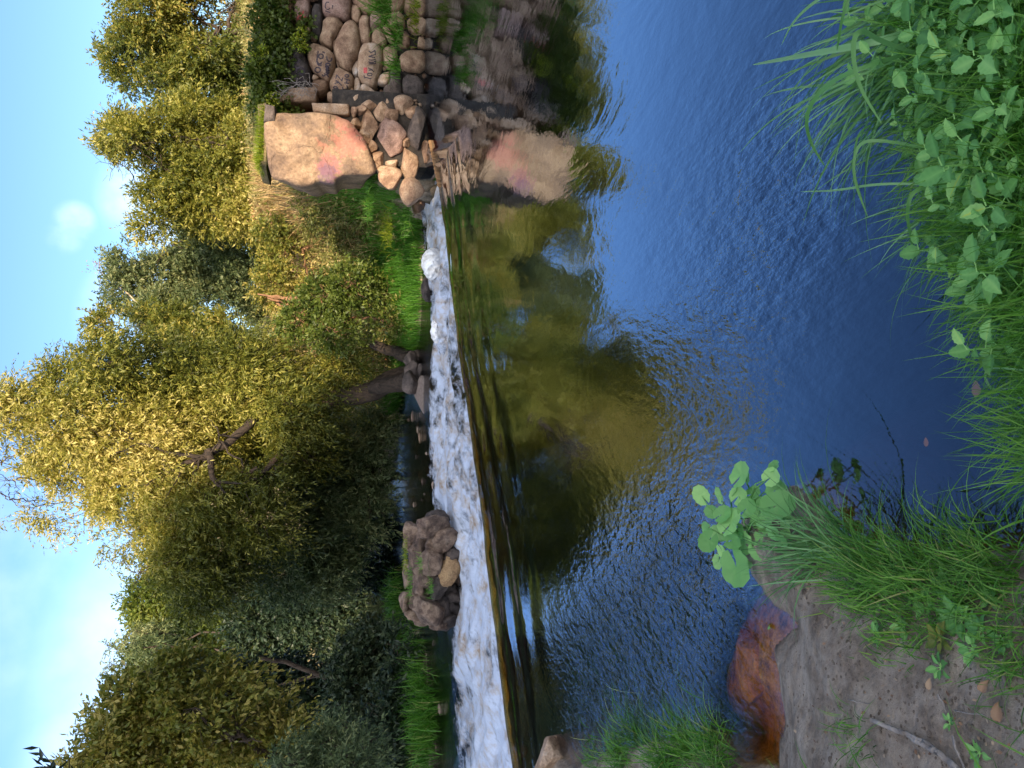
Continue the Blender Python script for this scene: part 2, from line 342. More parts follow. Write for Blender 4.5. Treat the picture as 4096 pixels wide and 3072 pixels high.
Z = .0008 * nse(p3 * [1, .5, 1], 3.2, 11, 3) + rip * .0019 * nse(p3, 15, 12, 2) \
    + .014 * sw * np.sin(W * 9.5 + 1.4 * nse(p3, .8, 13) ) * (1 + .4 * nse(p3, 1.1, 14)) + .006 * sw * nse(np.stack([ua, W * 3.2, 0 * ua], 1), 4.0, 15, 2)
sp = LIP_B[0]
act = (WX < sp + .15)
dip = np.where(W > -1.2, -.028 * (np.clip(W + 1.2, 0, 1.2) / 1.2) ** 2, 0)
fall = np.where(W > 0, -np.clip(W, 0, 1) ** 1.4 * 3.0, 0)
Z = Z + np.where(act, dip + fall, 0)
mesh('pool_water', np.stack([WX, WY, Z], 1), grid_faces(len(wx), nr), M['water'], smooth=True, attrs={'ripple': rip, 'shallow': np.clip(.5 - poly_sd(np.stack([WX, WY], 1), amber_poly) / .25, 0, 1)})['kind'] = 'structure'

# ------------------------------------------------------------------ river below the weir, with its foam
ZD = -.27
ua_ = np.arange(-4.5, 11.5, .03); wv = np.concatenate([np.arange(.15, 4.2, .03), np.arange(4.2, 46, .16)])
U, V = np.meshgrid(ua_, wv, indexing='ij'); U = U.ravel(); V = V.ravel()
e = np.array((.825, .566)); nn = np.array((-.566, .825))
X = LIP_A[0] + e[0] * U + nn[0] * V; Y = LIP_A[1] + e[1] * U + nn[1] * V
spread = np.clip(V / 20, 0, 1.5); X = X - spread * 3
q3 = np.stack([U, V, 0 * U], 1)
fo = 1.5 - np.clip((V - np.clip(2.9 - .9 * np.clip(U - 6.2, 0, 9) - .9 * np.exp(-((U - 3.6) / 1.5) ** 2), 1.2, 3)) / 1.0, 0, 1.9)
fo = np.minimum(fo, .72) + .22 * nse(q3, 1.3, 25, 2) * (fo > 0); fo = np.where(V > 5, -1, fo)
tz = .11 * np.clip(fo + .3, 0, 1) * nse(q3, 3.4, 21, 3) + .02 * np.clip(fo + .5, 0, 1) * nse(q3, 12, 22, 2) + .012 * nse(q3, 3, 23, 2)
tz += .10 * np.clip(1 - V / .9, 0, 1) * (.6 + .4 * nse(q3, 2.2, 24)) 
m, n, l, b = mat('foaming_water'); n.remove(b); pos = geopos(n)
fa = n.new('ShaderNodeAttribute'); fa.attribute_name = 'foam'
mp = n.new('ShaderNodeMapping'); mp.inputs['Rotation'].default_value = (0, 0, R(-34)); mp.inputs['Scale'].default_value = (1.6, .75, 1); l.new(pos, mp.inputs[0])
g1 = noise(n, l, 2.6, 9, mp.outputs[0], .68)
k = mth(n, l, 'ADD', mth(n, l, 'MULTIPLY', mth(n, l, 'SUBTRACT', g1, .5), 3.0), mth(n, l, 'MULTIPLY_ADD', fa.outputs['Fac'], 1.1, -.17))
k = mth(n, l, 'MULTIPLY', k, 1.6, clamp=True)
fb = n.new('ShaderNodeBsdfPrincipled'); fb.inputs['Roughness'].default_value = .6
l.new(ramp(n, l, noise(n, l, 2.4, 9, mp.outputs[0], .75), [(.34, (.30, .22, .15)), (.43, (.42, .40, .40)), (.52, (.47, .53, .65)), (.72, (.58, .66, .80)), (.95, (.7, .76, .86))]), fb.inputs['Base Color'])  # the blue skylight on shaded foam is put into these pale tones
gl = n.new('ShaderNodeBsdfGlossy'); gl.inputs['Roughness'].default_value = .06; gl.inputs['Color'].default_value = (.9, .95, 1, 1)
tr = n.new('ShaderNodeBsdfTransparent'); tr.inputs[0].default_value = (.30, .24, .16, 1)
fr = n.new('ShaderNodeFresnel'); fr.inputs['IOR'].default_value = 1.5
nb = bump(n, l, mth(n, l, 'MULTIPLY_ADD', g1, 1.2, noise(n, l, 9, 5, pos, .6)), None, .55, .03)
for q in (gl, fr, fb): l.new(nb, q.inputs['Normal'])
ms = n.new('ShaderNodeMixShader'); l.new(fr.outputs[0], ms.inputs[0]); l.new(tr.outputs[0], ms.inputs[1]); l.new(gl.outputs[0], ms.inputs[2])
mf = n.new('ShaderNodeMixShader'); l.new(k, mf.inputs[0]); l.new(ms.outputs[0], mf.inputs[1]); l.new(fb.outputs[0], mf.inputs[2])
l.new(mf.outputs[0], n['Material Output'].inputs[0])
M['foamwater'] = m
mesh('river_water', np.stack([X, Y, ZD + tz], 1), grid_faces(len(ua_), len(wv)), m, smooth=True, attrs={'foam': fo})['kind'] = 'structure'

# ------------------------------------------------------------------ rocks
def rock_arrays(c, r, seed, sub=3, cuts=12, rough=.06):
    bm = bmesh.new(); bmesh.ops.create_icosphere(bm, subdivisions=sub, radius=1)
    v = np.array([x.co[:] for x in bm.verts]); f = np.array([[x.index for x in fc.verts] for fc in bm.faces]); bm.free()
    q = np.random.RandomState(seed)
    for _ in range(cuts):
        nrm = q.normal(size=3); nrm /= np.linalg.norm(nrm); dd = q.uniform(.52, .88); s_ = v @ nrm
        ov = s_ > dd; v[ov] -= np.outer((s_[ov] - dd) * .97, nrm)
    v = v * (1 + rough * nse(v + seed, 3, seed % 17, 3))[:, None] + rough * .5 * (1 - 2 * np.abs(nse(v + seed, 7, 5, 3)))[:, None] * unit(v)
    ang = q.uniform(-.35, .35); ca, sa = math.cos(ang), math.sin(ang)
    v = v * np.asarray(r); v = np.stack([v[:, 0], v[:, 1] * ca - v[:, 2] * sa, v[:, 1] * sa + v[:, 2] * ca], 1)
    return v + np.asarray(c), f
def rock(name, c, r, material, seed, parent=None, sub=3, tint=None, rough=.05):
    v, f = rock_arrays(c, r, seed, sub, rough=rough)
    t = rs.uniform(.1, .9) if tint is None else tint
    o = mesh(name, v, f, material, parent, smooth=True, attrs={'tint': np.full(len(v), t)})
    return o if parent is not None else recentre(o)

def chaikin(p, it=2):
    p = np.array(p, float)
    for _ in range(it):
        a = np.roll(p, -1, 0); p = np.stack([p * .75 + a * .25, p * .25 + a * .75], 1).reshape(-1, 2)
    return p
def pillow(name, poly, plane, prot, material, parent, depth=.35, it=2, tint=.5, prof=None, rough=.02, nres=0, seed=3):
    """a stone: its outline lies on a leaning wall face, its front bulges by prot, its body runs back into the wall"""
    p = chaikin(poly, it)
    if nres:
        seg = np.linalg.norm(np.roll(p, -1, 0) - p, axis=1); cum = np.concatenate([[0], np.cumsum(seg)]); pp = np.vstack([p, p[:1]])
        t = np.linspace(0, cum[-1], nres, endpoint=False); p = np.stack([np.interp(t, cum, pp[:, 0]), np.interp(t, cum, pp[:, 1])], 1)
    Y0, s = plane
    W3 = np.array([PW(a, b_, Y0, s)[:] for a, b_ in p]); c = W3.mean(0)
    nrm = unit(np.array([0, -1, s])); nsd = len(W3)
    prof = prof or [(.93, -depth), (1.035, -.3 * prot), (.97, .25 * prot), (.88, .6 * prot), (.72, .85 * prot), (.5, 1.0 * prot), (.25, 1.06 * prot)]
    rings = [c + (W3 - c) * k + nrm * h_ for k, h_ in prof]
    V_ = np.vstack(rings + [[c + nrm * prof[-1][1]]])
    fr_ = np.arange(len(V_)) >= nsd
    V_[fr_] += nrm * (rough * nse(V_[fr_] + seed, 5, 6, 3))[:, None] + nrm * (.4 * rough * nse(V_[fr_] + seed, 17, 7, 2))[:, None]
    fc = []
    for k in range(len(prof) - 1):
        for i in range(nsd):
            j = (i + 1) % nsd; fc.append((k * nsd + i, k * nsd + j, (k + 1) * nsd + j, (k + 1) * nsd + i))
    last = (len(prof) - 1) * nsd
    for i in range(nsd): fc.append((last + i, last + (i + 1) % nsd, len(V_) - 1, len(V_) - 1))
    bm = bmesh.new(); vs = [bm.verts.new(v) for v in V_ - np.array(wpos(parent))]
    for q in fc:
        bm.faces.new([vs[z] for z in (q if q[2] != q[3] else q[:3])])
    bmesh.ops.recalc_face_normals(bm, faces=bm.faces)
    me = bpy.data.meshes.new(name); bm.to_mesh(me); bm.free()
    for f_ in me.polygons: f_.use_smooth = True
    a_ = me.attributes.new('tint', 'FLOAT', 'POINT'); a_.data.foreach_set('value', np.full(len(me.vertices), tint, dtype=np.float32))
    me.materials.append(material); o = bpy.data.objects.new(name, me); C.objects.link(o); o.parent = parent
    return o

# --- the old abutment: right-hand wall of boulders
WP = (12.75, .13); PP = (12.35, .12)
wall = empty('stone_wall', (5.2, 12.9, 0)); tag(wall, 'mortared boulder wall with painted letters, right of the dark vertical slot', 'wall')
z4 = lambda pts: [((1000 + .3345 * a) / 1.8517, (.3345 * b_) / 1.8517) for a, b_ in pts]
def slab(name, x0, x1, y0, y1, z0, z1, s, material, parent):     # leaning block with a rough face
    nu, nv = 60, 50; uu, vv = np.meshgrid(np.linspace(x0, x1, nu), np.linspace(z0, z1, nv), indexing='ij'); uu = uu.ravel(); vv = vv.ravel()
    fp = np.stack([uu, y0 + s * vv, vv], 1); fp[:, 1] += .05 * nse(fp, 4, 31, 3)
    bp = np.stack([uu, np.full(len(uu), y1), vv], 1); f = grid_faces(nu, nv)
    idx = np.arange(nu * nv).reshape(nu, nv); ed = np.concatenate([idx[:, 0], idx[-1, 1:], idx[-2::-1, -1], idx[0, -2:0:-1]])
    e2 = np.roll(ed, -1); k_ = nu * nv; side = np.stack([ed, e2, e2 + k_, ed + k_], 1)
    V_ = np.vstack([fp, bp]); return mesh(name, V_, np.vstack([f, f[:, ::-1] + k_, side[:, ::-1]]), material, parent, smooth=False, attrs={'tint': np.full(len(V_), .4)})
xs0 = PW(700, 195, *WP).x
slab('mortar_core', xs0 + .12, 9.2, WP[0] + .1, 14.2, -.6, 2.55, WP[1], M['mortar'], wall)
stones = {
 'A': [(730,530),(860,560),(990,640),(1010,760),(990,870),(940,970),(860,920),(750,840),(700,720),(700,620)],
 'B': [(1210,250),(1290,330),(1320,500),(1300,640),(1240,760),(1190,840),(1100,790),(1030,680),(1005,570),(1060,420),(1130,300)],
 'C': [(880,230),(1040,210),(1115,310),(1060,400),(1000,480),(980,570),(900,540),(830,480),(870,380)],
 'D': [(1040,800),(1130,850),(1230,910),(1235,1020),(1160,1130),(1080,1150),(970,1060),(960,980),(990,900)],
 'E': [(1340,560),(1440,535),(1550,560),(1585,660),(1560,800),(1530,950),(1490,1040),(1400,1010),(1310,930),(1295,800),(1310,680)],
 'F': [(1320,200),(1420,190),(1430,330),(1450,540),(1340,540),(1300,400)],
 'G': [(1440,170),(1530,125),(1620,140),(1600,260),(1480,370),(1430,300)],
 'H': [(1460,390),(1570,330),(1640,470),(1600,560),(1460,530)],
 'I': [(1230,0),(1240,-120),(1620,-120),(1640,100),(1480,130),(1390,180),(1320,100),(1240,50)],
 'J': [(1215,70),(1290,60),(1330,180),(1290,290),(1210,220)],
 'K': [(880,0),(890,-110),(1200,-110),(1200,190),(1100,225),(880,190)],
 'L': [(540,40),(560,-100),(690,-100),(720,190),(650,300),(550,270)],
 'M': [(330,-100),(510,-100),(520,240),(440,250),(340,240)],
 'N': [(750,60),(860,80),(855,400),(800,440),(740,380)],
 'O': [(480,580),(600,560),(680,740),(730,900),(700,1020),(560,1040),(470,960),(430,760)],
 'P': [(760,880),(850,945),(740,975)], 'Q': [(750,970),(900,960),(945,1000),(880,1100),(800,1130),(750,1060)],
 'R': [(1290,710),(1312,770),(1285,900),(1235,890),(1218,800)], 'S': [(1250,930),(1310,940),(1322,1080),(1285,1180),(1245,1100)],
 'T': [(1340,1000),(1440,1060),(1545,1150),(1500,1205),(1390,1180),(1320,1100)],
 'U': [(1595,575),(1740,560),(1760,700),(1700,800),(1620,800),(1600,700)], 'V': [(1570,880),(1680,860),(1660,1010),(1540,1010),(1520,960)],
 'W': [(1670,850),(1790,840),(1812,1000),(1800,1210),(1620,1215),(1590,1060),(1680,1000)],
 'X': [(1830,900),(2060,930),(2090,1200),(1900,1230),(1830,1130)], 'Y': [(1600,290),(1680,380),(1740,500),(1660,490),(1590,380)],
 'Z': [(1750,360),(1910,400),(1900,560),(1770,545)], 'a': [(1900,600),(2110,620),(2090,850),(1830,830),(1780,700)],
 'b': [(1400,1190),(1480,1240),(1400,1260),(1345,1210)], 'c': [(1130,1090),(1235,1035),(1238,1105),(1180,1165)],
 'd': [(930,1085),(1060,1150),(1190,1190),(1120,1270),(940,1230)], 'e': [(1640,1225),(1900,1240),(1950,1290),(1750,1330),(1650,1300)],
 'f': [(610,490),(690,500),(690,570),(610,560)], 'g': [(1480,1220),(1620,1220),(1640,1320),(1560,1400),(1500,1330)],
 'h': [(1660,-100),(1850,-100),(1830,120),(1650,130)], 'i': [(1850,-80),(2100,-60),(2120,200),(1860,180)], 'j': [(1650,160),(1830,140),(1850,340),(1740,360),(1650,280)],
 'k': [(1880,210),(2110,220),(2110,380),(1910,390)], 'l': [(1030,690),(1050,760),(1075,800),(1040,790)], 'm': [(1000,590),(990,500),(1040,470),(1010,560)]}
for k_ in range(5):     # the wall runs on beyond the picture
    x0 = 330 + 0; yy = -110 - 260 * k_
    for q in range(6):
        xx = 360 + q * 300 + 55 * math.sin(q * 3 + k_ * 2.3); yy = -110 - 260 * k_ + 70 * math.sin(q * 2.1 + k_ * 1.7); stones['x%d%d' % (k_, q)] = [(xx, yy - 10), (xx - 20, yy - 150), (xx + 60, yy - 250), (xx + 220, yy - 240), (xx + 280, yy - 120), (xx + 250, yy - 15)]
tints = dict(A=.55, B=.42, C=.5, D=.55, E=.78, F=.5, G=.4, H=.55, O=.12, N=.05, R=1.05, S=1.1, T=1.0, V=1.0, W=.3, X=.35, U=.6, b=.7, e=.7, g=.7)
M['stone_pink'] = rockmat('pinkish_stone', [(.2, (.12, .07, .055)), (.5, (.33, .21, .17)), (.8, (.46, .33, .28))])
for kx in list(stones):
    if kx in 'abcdefghijklm' and kx not in ('a',): pass
SO = {}; POLYS = []
for i_, (kx, pts) in enumerate(stones.items()):
    poly = z4(pts)
    pc_ = np.array(poly); pc_ = pc_.mean(0) + (pc_ - pc_.mean(0)) * 1.09; poly = [tuple(t_) for t_ in pc_]; POLYS.append(pc_)
    size = np.ptp(np.array(poly), axis=0).min() * px(12.9)
    mt = M['stone_dark'] if kx in 'ONWX' else M['stone_pink'] if kx in 'GKL' else M['stone']
    SO[kx] = pillow('stone', poly, (WP[0], WP[1]), min(.15, .30 * size), mt, wall, it=1, nres=44, tint=tints.get(kx, .2 + .6 * rs.rand()), seed=i_ * 3 + 1, rough=.035)
for kx, lb in dict(A='stone with two rows of dark painted letters', D='stone painted with the letters CHO', E='pale stone painted TOYWM with a red smear', B='large smooth egg-shaped brown stone', R='whitish sliver stone', S='whitewashed small stone', T='whitewashed slanting stone', V='whitish square stone', O='dark reddish painted stone').items():
    SO[kx]['label'] = lb
def in_poly(p, poly): return poly_sd(np.array([p]), np.array(poly))[0]
qf = np.random.RandomState(17); placed = []
for _ in range(900):            # small packing stones between the boulders
    p_ = (qf.uniform(600, 925), qf.uniform(-60, 240)) if _ % 3 else (qf.uniform(770, 925), qf.uniform(185, 245))
    if p_[1] > 198 and p_[0] < 775: continue
    p_ = tuple(p_); d_ = min(in_poly(p_, pl_) for pl_ in POLYS)
    d_ = min([d_] + [math.hypot(p_[0] - a, p_[1] - b_) - r_ for a, b_, r_ in placed])
    if d_ > 1.2 and len(placed) < 95:
        r_ = min(d_ * 1.25, 12); placed.append((p_[0], p_[1], r_)); k_ = px(12.9)
        rock('packing_stone', PW(p_[0], p_[1], WP[0] + .06, WP[1]), (r_ * k_ * qf.uniform(1, 1.5), r_ * k_, r_ * k_ * qf.uniform(1, 1.4)), M['stone'], 700 + _, wall, sub=2, tint=qf.uniform(0, .8), rough=.08)
# painted letters: ribbons that follow the stone
def pm(name, col, rough=.7):
    m, n, l, b = mat(name); f = noise(n, l, 20, 5, geopos(n)); l.new(ramp(n, l, f, [(.3, col), (.7, tuple(min(1, c_ * 1.8 + .02) for c_ in col))]), b.inputs['Base Color']); b.inputs['Roughness'].default_value = rough
    t_ = n.new('ShaderNodeBsdfTransparent'); x_ = n.new('ShaderNodeMixShader'); g_ = noise(n, l, 38, 6, geopos(n), .75)
    l.new(mth(n, l, 'MULTIPLY', mth(n, l, 'SUBTRACT', g_, .33), 7., clamp=True), x_.inputs[0]); l.new(t_.outputs[0], x_.inputs[1]); l.new(b.outputs[0], x_.inputs[2]); l.new(x_.outputs[0], n['Material Output'].inputs[0])
    return m
M['paint'] = pm('dark_paint', (.03, .02, .03)); M['paint_red'] = pm('red_paint', (.38, .06, .06))
def ell(cx, cy, rx, ry, a0=0, a1=360, n_=14): return [(cx + rx * math.cos(R(a0 + (a1 - a0) * k / n_)), cy + ry * math.sin(R(a0 + (a1 - a0) * k / n_))) for k in range(n_ + 1)]
def paint(stone, strokes, org, sc, wd, material, label=None, name='painted_letters'):
    me = stone.data; wo = wpos(stone)
    bv = BVHTree.FromPolygons([Vector(v.co) + wo for v in me.vertices], [tuple(p_.vertices) for p_ in me.polygons])
    Vs, Fs = [], []; cam_p = Vector((0, 0, HC))
    for st in strokes:
        q = [((org[0] + sc * a) / 1.8517, (org[1] + sc * b_) / 1.8517) for a, b_ in st]
        fine = []
        for a, b_ in zip(q[:-1], q[1:]):
            L_ = math.hypot(b_[0] - a[0], b_[1] - a[1]); n_ = max(2, int(L_ / 1.2)); fine += [(a[0] + (b_[0] - a[0]) * t / n_, a[1] + (b_[1] - a[1]) * t / n_) for t in range(n_)]
        fine.append(q[-1]); base = None
        for i_, (a, b_) in enumerate(fine):
            j = fine[min(i_ + 1, len(fine) - 1)]; k0 = fine[max(i_ - 1, 0)]; dx, dy = j[0] - k0[0], j[1] - k0[1]; L_ = math.hypot(dx, dy) or 1
            w_ = wd * (1 + .18 * math.sin(i_ * 1.7))
            pr = []
            for s_ in (-1, 1):
                hx, hy = a - dy / L_ * w_ * s_ * .5, b_ + dx / L_ * w_ * s_ * .5
                d_ = ray(hx, hy).normalized(); hit = bv.ray_cast(cam_p, d_)
                if hit[0] is None: pr = None; break
                pr.append(hit[0] - d_ * .006)
            if pr is None: base = None; continue
            Vs += pr
            if base is not None: Fs.append((base, base + 1, len(Vs) - 1, len(Vs) - 2))
            base = len(Vs) - 2
    if not Fs: return
    o = mesh(name, np.array([v[:] for v in Vs]), np.array(Fs), material, stone)
    if label: o['label'] = label
    return o
o1 = (1200, 150), .1507; o2 = (1400, 160), .1206
paint(SO['A'], [ell(470, 860, 72, 68), [(570, 745), (480, 725), (450, 640), (455, 540), (475, 440), (480, 350)], ell(555, 500, 62, 62), [(455, 640), (500, 700), (560, 690), (570, 640)], [(590, 380), (650, 400), (640, 420)],
    ell(740, 720, 58, 38), [(665, 770), (770, 790), (675, 860), (780, 880), (680, 920), (780, 940), (700, 970), (760, 1050)], ell(630, 985, 36, 36, -60, 200), [(705, 500), (720, 600), (770, 640), (830, 610), (845, 540)], [(700, 780), (700, 940)], [(750, 780), (750, 900)]], *o1, 3.0, M['paint'])
paint(SO['D'], [[(950, 1095), (972, 990), (1050, 1080), (1115, 1155), (1125, 1065)], [(945, 1140), (1020, 1185), (1110, 1275)], [(920, 1225), (985, 1195), (1050, 1200)], [(890, 1350), (900, 1295), (970, 1300), (1000, 1350), (890, 1360)], [(980, 1340), (1030, 1385)],
    ell(1245, 1018, 52, 34), [(1180, 1095), (1330, 1140)], [(1250, 1110), (1240, 1205)], [(1175, 1200), (1300, 1225)], [(1235, 1265), (1268, 1330), (1240, 1375), (1180, 1385), (1130, 1355), (1135, 1310)]], *o1, 2.5, M['paint'])
paint(SO['E'], [[(620, 365), (700, 420), (830, 345), (840, 480), (620, 548), (830, 580)], [(615, 655), (730, 670), (850, 640)], [(625, 705), (640, 790), (850, 785), (860, 690), (770, 745), (640, 745)], [(600, 920), (720, 980), (795, 1060)], [(620, 1000), (760, 990)],
    ell(655, 1142, 80, 44), [(468, 1170), (482, 1275)], [(495, 1240), (600, 1260), (712, 1290)]], *o2, 2.3, M['paint'])
paint(SO['E'], [[(450, 930 + 22 * i_), (570, 925 + 22 * i_)] for i_ in range(8)], *o2, 2.0, M['paint_red'], name='red_paint_smear')
paint(SO['L'], [[(610, 150), (560, 230), (640, 240)], [(600, 190), (670, 210)], [(640, 130), (600, 250)]], (1000, 0), .3345, 3, M['paint_red'])
paint(SO['O'], [ell(560, 690, 40, 60, 20, 300), ell(600, 850, 50, 45), [(520, 760), (640, 930)], [(520, 930), (650, 960)]], (1000, 0), .3345, 3, M['paint'])
paint(SO['K'], [ell(930, 70, 30, 45, 30, 300), [(900, 130), (960, 150)], [(990, 60), (980, 110)]], (1000, 0), .3345, 2.2, M['paint'])
# timbers / dressed blocks of the sluice slot
fl = [(1.0, -.8), (1.0, .0), (.99, .05), (.93, .07), (.6, .08), (.3, .08)]
slot = empty('sluice_slot', (xs0, 13.0, 0)); tag(slot, 'dressed stone beams and shadowed slot between boulder wall and plastered pier', 'masonry')
pillow('stone_beam', z4([(330,1090),(560,1060),(800,1060),(800,1225),(560,1235),(360,1230)]), (12.7, .12), .08, M['stone'], slot, it=0, tint=.55, prof=fl, rough=.015, nres=48)
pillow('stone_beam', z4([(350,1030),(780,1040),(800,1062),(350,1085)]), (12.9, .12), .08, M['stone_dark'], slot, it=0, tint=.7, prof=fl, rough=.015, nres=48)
z3 = lambda pts: [((1000 + .3345 * a) / 1.8517, (400 + .3345 * b_) / 1.8517) for a, b_ in pts]
pillow('stone_beam', z3([(740,50),(1190,65),(1195,190),(1140,200),(760,160)]), (12.55, .12), .08, M['stone'], slot, it=0, tint=.8, prof=fl, rough=.015, nres=48)
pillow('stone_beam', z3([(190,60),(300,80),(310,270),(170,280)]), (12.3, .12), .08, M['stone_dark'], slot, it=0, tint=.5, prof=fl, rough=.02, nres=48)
slab('slot_back', xs0 - .75, xs0 + .18, 13.55, 14.1, -.6, 2.45, .1, M['stone_dark'], slot)  # recess shade deepened by giving the back a dark stone colour

# --- the plastered pier
pc = PW(600, 320, *PP)
def w3(x, y): return tuple(PW(*z3([(x, y)])[0], *PP))
M['plaster'] = rockmat('cracked_plaster', [(.12, (.06, .04, .035)), (.38, (.15, .10, .07)), (.56, (.26, .175, .11)), (.85, (.38, .28, .18))], scale=2.6,
    spots=[(w3(1150, 300), .35, (.34, .13, .10), .65), (w3(1200, 520), .38, (.36, .11, .09), .55), (w3(950, 820), .32, (.30, .09, .12), .6), (w3(880, 620), .3, (.42, .17, .12), .75), (w3(930, 900), .2, (.10, .07, .12), .45)])
nn_ = M['plaster'].node_tree; n = nn_.nodes; l = nn_.links
pos = geopos(n)
wv_ = n.new('ShaderNodeTexVoronoi'); wv_.feature = 'DISTANCE_TO_EDGE'; wv_.inputs['Scale'].default_value = 1.1
dv = n.new('ShaderNodeVectorMath'); dv.operation = 'MULTIPLY_ADD'; nc = n.new('ShaderNodeTexNoise'); nc.inputs['Scale'].default_value = 2.5; l.new(pos, nc.inputs['Vector'])
l.new(nc.outputs['Color'], dv.inputs[0]); dv.inputs[1].default_value = (.5, .5, .5); l.new(pos, dv.inputs[2]); l.new(dv.outputs[0], wv_.inputs['Vector'])
ck = mth(n, l, 'MULTIPLY', wv_.outputs['Distance'], 110, clamp=True)
bs = n['Principled BSDF']; old = bs.inputs['Normal'].links[0].from_socket
kb = n.new('ShaderNodeBump'); kb.inputs['Strength'].default_value = .6; kb.inputs['Distance'].default_value = .02; l.new(ck, kb.inputs['Height']); l.new(old, kb.inputs['Normal']); l.new(kb.outputs[0], bs.inputs['Normal'])
pier = empty('plastered_pier', (pc.x, 12.6, 0)); tag(pier, 'sunlit pier of cracked peach plaster with red paint stains on boulders by the weir', 'pier')
ppoly = z3([(290,140),(760,160),(1130,200),(1290,350),(1400,500),(1440,640),(1500,760),(1510,900),(1310,915),(1140,905),(1050,950),(1020,1015),(940,1010),(810,985),(740,1040),(600,1060),(500,1020),(420,970),(300,960),(230,900),(185,560),(165,360),(170,220)])
pillow('plaster_face', ppoly, PP, .1, M['plaster'], pier, it=1, tint=.55, nres=260, rough=.075,
       prof=[(.70, -1.3), (.84, -.6), (.955, -.15), (.99, -.03), (.985, .02), (.96, .05), (.92, .07), (.87, .08), (.81, .09), (.75, .095), (.69, .1), (.62, .1), (.55, .11), (.48, .11), (.41, .11), (.34, .12), (.27, .12), (.2, .12), (.13, .12), (.06, .12)])
PB = []
for i_, (cx, cy, rx_, ry_, tn) in enumerate([(1425,310,105,205,.45),(1700,470,160,250,.5),(1990,360,120,240,.3),(1890,760,105,190,.55),(1690,950,140,125,.4),(1940,1100,125,160,.6),(1530,720,80,100,.35),(1705,765,75,50,.7),
     (1570,130,80,110,.75),(1830,60,120,100,.6),(1455,560,55,80,.6),(1240,140,42,60,.5),(1330,120,55,60,.5),(1270,280,60,85,.6),(1360,660,90,95,.85),(1340,440,90,75,.8),(1430,800,120,70,.75),(1860,520,60,60,.5),(2110,620,60,120,.2),(1700,180,90,80,.3),(1600,860,80,60,.7),(1420,60,80,60,.6),(1960,140,90,80,.4)]):
    PB.append((cx, cy, rx_, ry_)); xd, yd = z3([(cx, cy)])[0]; c_ = PW(xd, yd, PP[0] + .18, PP[1]); k_ = .3345 / 1.8517 * px(12.7)
    mt = M['stone_pink'] if i_ == 1 else M['stone_dark'] if i_ in (2,) else M['stone']
    rock('boulder', c_, (ry_ * k_ * 1.17, max(.14, min(rx_, ry_) * k_ * 1.2), rx_ * k_ * 1.17), mt, 40 + i_, pier, sub=4, tint=tn, rough=.035)
placed = []
for _ in range(700):
    p_ = z3([(qf.uniform(1180, 2080), qf.uniform(0, 1000))])[0]; e_ = p_
    d_ = min([30] + [math.hypot(p_[0] - a, p_[1] - b_) - r_ for a, b_, r_ in placed] + [math.hypot((p_[0] - z3([(cx, cy)])[0][0]) / max(rx_, 1), (p_[1] - z3([(cx, cy)])[0][1]) / max(ry_, 1)) * min(rx_, ry_) - .19 * min(rx_, ry_) for cx, cy, rx_, ry_ in PB])
    if d_ > 1.5 and len(placed) < 60 and p_[1] < 215 + (p_[0] - 760) * .1:
        r_ = min(d_ * 1.3, 13); placed.append((p_[0], p_[1], r_)); k_ = px(12.6)
        rock('packing_stone', PW(p_[0], p_[1], PP[0] + .24, PP[1]), (r_ * k_ * qf.uniform(1, 1.5), r_ * k_, r_ * k_ * qf.uniform(1, 1.4)), M['stone'], 900 + _, pier, sub=2, tint=qf.uniform(.1, .8), rough=.08)
slab('rubble_core', 3.55, xs0 - .05, PP[0] + .22, 13.6, -.6, 1.5, PP[1], M['mortar'], pier)
rock('edge_stone', P(905, 432, -.05) + Vector((.0, .1, 0)), (.24, .2, .16), M['stone_wet'], 91).name = 'boulder'
tag(bpy.data.objects[-1] if False else [o for o in C.objects if o.name == 'boulder' or o.name.startswith('boulder')][-1], 'brown wet boulder at the pier foot beside the weir foam', 'boulder')

# --- ruined stone pier standing in the foam
rp = PD(960, 1240, 11.3)
pile = empty('stone_pier', (rp.x, 11.5, ZD)); tag(pile, 'ruined stump of mortared boulders standing in the white foam below the weir', 'masonry')
z6 = lambda a, b_: ((1500 + .3917 * a) / 1.8517, (1950 + .3917 * b_) / 1.8517)
pl = [(560,380,150,110,.5,0),(380,470,90,110,.6,0),(360,590,75,90,.75,0),(700,530,110,110,.6,0),(620,560,110,100,.55,0),(800,600,90,90,.35,1),(590,760,120,140,.7,0),(730,830,100,130,.8,2),(820,860,60,120,.4,0),(430,680,70,100,.4,0),(480,960,90,110,.6,0),(330,880,50,150,.65,0),(640,1010,120,120,.3,1),(560,1260,170,130,.6,0),(760,1100,110,110,.2,1),(420,1130,90,120,.45,0),(300,1180,55,90,.75,0),(380,1290,80,60,.75,0),(470,1360,90,50,.7,0),(740,1360,110,90,.3,1),(800,1250,80,130,.15,1),(800,730,80,100,.3,1),(560,880,140,120,.4,0),(640,350,120,90,.3,1),(640,1400,90,50,.4,0),(700,1200,100,100,.3,1)]
M['stone_grey'] = rockmat('stump_stone', [(.15, (.035, .022, .016)), (.42, (.15, .10, .075)), (.6, (.29, .21, .155)), (.95, (.44, .36, .28))], scale=8)
M['stone_sunlit'] = rockmat('sun_patch_stone', [(.2, (.14, .08, .04)), (.5, (.36, .23, .12)), (.8, (.55, .38, .2))])  # the small sun patch on the stump, painted as one warm stone
